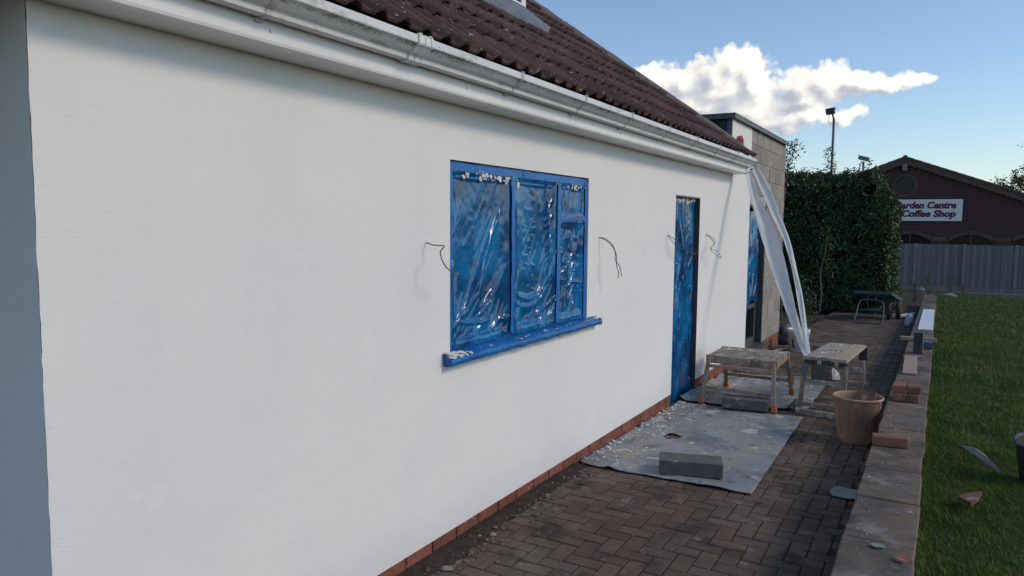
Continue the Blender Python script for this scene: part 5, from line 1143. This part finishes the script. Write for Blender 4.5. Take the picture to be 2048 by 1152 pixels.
def build_shop():
    Y = 48.0; S = thing('garden_centre', (.3, Y, g(Y)), 'dark brick garden centre building with low gable roof and round window', 'building')
    ax, az, k = .27, 5.40, .378; hw = 9.0; zb = g(Y) - .2
    # facade as a polygon with a round opening
    arches = [(.70, 2.05), (3.66, 2.05), (6.6, 2.05)]
    spring, top, sillz = .93, 1.30, -.4
    def under(x): return az - k * abs(x - ax)
    mb = MB(); n = 64; cx, cz, r = .31, 4.03, .50
    # build by vertical strips with circular and arched cut-outs
    xs = set(np.round(np.linspace(ax - hw, ax + hw, 40), 4)); xs.add(ax)
    for q in range(17): xs.add(round(cx - r * math.cos(math.pi * q / 16), 4))
    for (c, w) in arches:
        for q in range(13): xs.add(round(c - w / 2 + w * q / 12, 4))
    xs = sorted(xs)
    def segs(x, side):
        o = []
        for (c, w) in arches:
            if abs(x - c) < w / 2: t = (x - c) / (w / 2); o.append((sillz, spring + (top - spring) * (1 - t * t)))
        if abs(x - cx) < r: d = math.sqrt(max(0, r * r - (x - cx) ** 2)); o.append((cz - d, cz + d))
        return o
    def cut_at(x, xm):
        o = []
        for (c, w) in arches:
            if abs(xm - c) < w / 2: t = min(1, max(-1, (x - c) / (w / 2))); o.append((sillz, spring + (top - spring) * (1 - t * t)))
        if abs(xm - cx) < r: d = math.sqrt(max(0, r * r - (x - cx) ** 2)); o.append((cz - d, cz + d))
        return o
    for i in range(len(xs) - 1):
        a, b = xs[i], xs[i + 1]; xm = (a + b) / 2; ca, cb_ = cut_at(a, xm), cut_at(b, xm); la, lb = zb, zb
        for (p, q) in zip(ca, cb_):
            mb.add([(a, Y, la), (b, Y, lb), (b, Y, q[0]), (a, Y, p[0])], [(0, 1, 2, 3)]); mb.add([(a, Y, p[0]), (b, Y, q[0]), (b, Y + .2, q[0]), (a, Y + .2, p[0])], [(0, 1, 2, 3)]); mb.add([(a, Y, p[1]), (b, Y, q[1]), (b, Y + .2, q[1]), (a, Y + .2, p[1])], [(0, 1, 2, 3)]); la, lb = p[1], q[1]
        mb.add([(a, Y, la), (b, Y, lb), (b, Y, under(b)), (a, Y, under(a))], [(0, 1, 2, 3)])
    for s in (-1, 1): x = ax + s * hw; mb.add([(x, Y, zb), (x, Y + 14, zb), (x, Y + 14, under(x)), (x, Y, under(x))], [(0, 1, 2, 3)])
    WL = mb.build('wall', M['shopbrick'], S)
    rw = MB().lathe((cx, Y + .15, cz), [(.0, 0), (.52, 0)], 32, Matrix.Rotation(R(90), 3, 'X')).build('round_window', M['glass'], S)
    ring = MB(); 
    for q in range(40):
        a0, a1 = 2 * math.pi * (q + .04) / 40, 2 * math.pi * (q + .96) / 40; vs = [(cx + rr * math.cos(a), Y + yy, cz + rr * math.sin(a)) for yy in (-.03, .02) for (rr, a) in ((.50, a0), (.50, a1), (.645, a1), (.645, a0))]; ring.add(vs, [(0, 1, 2, 3), (4, 5, 6, 7), (0, 1, 5, 4), (1, 2, 6, 5), (2, 3, 7, 6), (3, 0, 4, 7)])
    ring.build('brick_ring', M['gctrim'], rw)
    for (c, w) in arches:
        aw = MB().box((c - w / 2 - .02, Y + .16, sillz), (c + w / 2 + .02, Y + .18, top + .02)).build('arched_window', M['glass'], S)
        tr = MB(); n = 24
        for q in range(n):
            def pt(t, d): x = c + t * w / 2; z = spring + (top - spring) * (1 - t * t); return (x * 1.0 + t * d * .25, z + d)
            t0, t1 = -1 + 2 * (q + .03) / n, -1 + 2 * (q + .97) / n; pr = [pt(t0, 0), pt(t1, 0), pt(t1, .2), pt(t0, .2)]; vs = [(x, Y + yy, z) for yy in (-.03, .02) for (x, z) in pr]; tr.add(vs, [(0, 1, 2, 3), (4, 5, 6, 7), (0, 1, 5, 4), (1, 2, 6, 5), (2, 3, 7, 6), (3, 0, 4, 7)])
        tr.build('arch_band', M['gctrim'], aw); MB().box((c - .03, Y + .08, sillz), (c + .03, Y + .14, top - .02)).box((c - w / 2, Y + .08, .70), (c - .031, Y + .14, .76)).box((c + .031, Y + .08, .70), (c + w / 2, Y + .14, .76)).build('window_bars', pm('brown_frame', (.12, .055, .04), None, rough=.6), aw)
    for (a, b) in ((-2.2, arches[0][0] - 1.13), (arches[0][0] + 1.13, arches[1][0] - 1.13), (arches[1][0] + 1.13, arches[2][0] - 1.13), (arches[2][0] + 1.13, 9.2)): MB().box((a, Y - .03, spring - .0), (b, Y + .02, spring + .2), .004).build('string_course', M['gctrim'], S)
    # roof slabs, verge and dentils
    for s in (-1, 1):
        e = ax + s * (hw + .4); vs = [(ax, yy, az + dz) for yy in (Y - .25, Y + 14) for dz in (.06, .22)] + [(e, yy, under(e) + dz) for yy in (Y - .25, Y + 14) for dz in (.06, .22)]
        RF = MB().add(vs, [(0, 1, 3, 2), (4, 5, 7, 6), (0, 1, 5, 4), (2, 3, 7, 6), (1, 3, 7, 5), (0, 2, 6, 4)]).build('roof', M['gcroof'], S)
        me = MB().box((0, -.05, -.045), (.46, .10, .045), .006).mesh('verge_tile'); me.materials.append(M['gcroof'])
        for q in range(21): d = .42 * q; piece('verge_tile', me, (ax + s * d, Y - .27, az - k * d + .215), RF, (0, s * (math.atan(k) - .03) if s > 0 else math.pi + -math.atan(k) + .03, 0))
        vs = [(ax, yy, az + dz) for yy in (Y - .22, Y - .12) for dz in (-.16, .055)] + [(e, yy, under(e) + dz) for yy in (Y - .22, Y - .12) for dz in (-.16, .055)]
        BB = MB().add(vs, [(0, 1, 3, 2), (4, 5, 7, 6), (0, 1, 5, 4), (2, 3, 7, 6), (1, 3, 7, 5), (0, 2, 6, 4)]).build('barge_course', M['gctrim'], S)
        dm = MB().box((-.055, -.05, -.07), (.055, .05, .05), .004).mesh('dentil'); dm.materials.append(M['gctrim'])
        for q in range(30): d = .22 + .26 * q; piece('dentil', dm, (ax + s * d, Y - .10, az - k * d - .17), BB)
    MB().tube([(ax, Y - .34, az + .2), (ax, Y + 14, az + .2)], .13, 12).build('ridge_tile', M['gcroof'], S, True)
    MB().box((ax - .12, Y - .3, az - .55), (ax + .12, Y - .05, az - .17), .02).build('wall_lamp', M['concrete'], S)
    # sign
    sg = thing('shop_sign', (1.6, Y - .06, 2.0), 'white sign with maroon lettering on the garden centre wall', 'sign')
    MB().box((-.85, Y - .09, 2.035), (3.18, Y - .03, 3.235), .004).build('sign_board', M['sign'], sg)
    for (txt, right, base, width) in (('Garden Centre', 2.88, 2.745, 3.02), ('Coffee Shop', 2.88, 2.275, 2.66)):
        cu = bpy.data.curves.new('t', 'FONT'); cu.body = txt; cu.size = .50; cu.shear = .16; cu.offset = .022; cu.extrude = .008; cu.resolution_u = 4
        ob = bpy.data.objects.new('t', cu); COL.objects.link(ob); dg = bpy.context.evaluated_depsgraph_get(); me = bpy.data.meshes.new_from_object(ob.evaluated_get(dg)); bpy.data.objects.remove(ob)
        co = np.zeros(len(me.vertices) * 3, np.float32); me.vertices.foreach_get('co', co); co = co.reshape(-1, 3); x0, x1 = co[:, 0].min(), co[:, 0].max(); sx = width / (x1 - x0)
        new = np.stack([right - width + (co[:, 0] - x0) * sx, Y - .10 - co[:, 2], base + co[:, 1]], 1); me.vertices.foreach_set('co', new.astype(np.float32).ravel()); me.materials.clear(); me.materials.append(M['maroon']); me.update(); link('lettering', me, M['maroon'], sg)
build_shop()

def build_poles():
    t = thing('floodlight_pole', (-2.6, 40, g(40)), 'tall blue-grey pole with a box floodlight rising above the hedge', 'light pole', 'poles behind the hedge')
    MB().tube([(-2.6, 40, g(40)), (-2.61, 40, 6.95)], [.075, .06], 12).build('pole', M['steel'], t, True)
    hd_ = MB().cbox((-2.76, 39.8, 7.28), (.40, .34, .24), .02, Matrix.Rotation(R(-8), 3, 'Y')).build('lamp_head', M['black'], t)
    MB().cbox((-2.76, 39.80, 7.415), (.44, .40, .03), .008, Matrix.Rotation(R(-8), 3, 'Y')).build('lamp_hood', M['concrete'], hd_)
    MB().bar((-2.61, 40, 6.9), (-2.68, 39.9, 7.2), .08, .06, .01).build('lamp_arm', M['steel'], t); MB().tube(catmull([(-2.76, 39.8, 7.16), (-2.86, 39.85, 6.95), (-2.80, 39.9, 6.75), (-2.64, 39.95, 6.72)], 12), .012, 6).build('lamp_cable', M['wire'], t, True)
    P = np.array([(-2.72 + rng.gauss(0, .12), 39.9 + rng.gauss(0, .1), 5.1 + rng.uniform(-.7, .45)) for _ in range(150)]); leaves('ivy', P, np.tile([[0, -1., .4]], (150, 1)), .13, M['leaf'], t)
    c = thing('camera_pole', (-1.2, 40, g(40)), 'short pole with a security camera showing above the hedge', 'camera pole', 'poles behind the hedge')
    MB().tube([(-1.2, 40, g(40)), (-1.2, 40, 4.83)], .05, 10).build('pole', M['steel'], c, True); rt_ = Matrix.Rotation(R(16), 3, 'Y')
    b = MB().cbox((-1.19, 39.95, 4.95), (.50, .18, .16), .03, rt_).build('camera_body', M['concrete'], c); MB().cbox((-1.17, 39.95, 5.05), (.58, .22, .025), .006, rt_).build('camera_hood', M['concrete'], b)
build_poles()

def tree(base, H_, spread, seed, lab, nl):
    r = random.Random(seed); t = thing('bare_tree', base, lab, 'tree'); mb = MB(); tips = []
    def grow(p, d, ln, rad, lv):
        pts_ = [p]; q = Vector(p); dd = Vector(d)
        for i in range(4):
            dd = (dd + Vector((r.gauss(0, .16), r.gauss(0, .16), r.gauss(.03, .1)))).normalized(); q = q + dd * ln / 4; pts_.append(q.copy())
        mb.tube(pts_, [rad * (1 - .13 * i) for i in range(5)], 5 if lv < 3 else 3, cap=False)
        if lv >= 3: tips.extend(pts_[1:])
        if lv < 5:
            for k in range(r.choice((2, 3, 3, 4))):
                a = r.uniform(0, 6.28); o = dd.orthogonal().normalized(); o.rotate(Matrix.Rotation(a, 3, dd)); st_ = pts_[r.choice((2, 3, 4, 4))]; grow(st_, (dd * r.uniform(.5, 1) + o * r.uniform(.5, 1.0)).normalized(), ln * r.uniform(.55, .8), rad * .55, lv + 1)
    grow(Vector(base), Vector((0, 0, 1)), H_ * .34, H_ * .022, 0)
    mb.build('trunk', M['bark'], t, fix=False)
    P = []; 
    for _ in range(nl): q = r.choice(tips); P.append((q.x + r.gauss(0, .12), q.y + r.gauss(0, .12), q.z + r.gauss(0, .12)))
    leaves('crown', np.array(P), nr.normal(0, 1, (len(P), 3)), .17, M['treeleaf'], t, .6)
tree((6.6, 72, -1.2), 14.0, 4, 4, 'thinly leaved tree behind the right slope of the garden centre roof', 5200)
tree((11.0, 76, -1.2), 14.5, 4, 9, 'second thinly leaved tree farther right behind the garden centre', 5200)

for o in BASES:
    if '_base' in o: del o['_base']
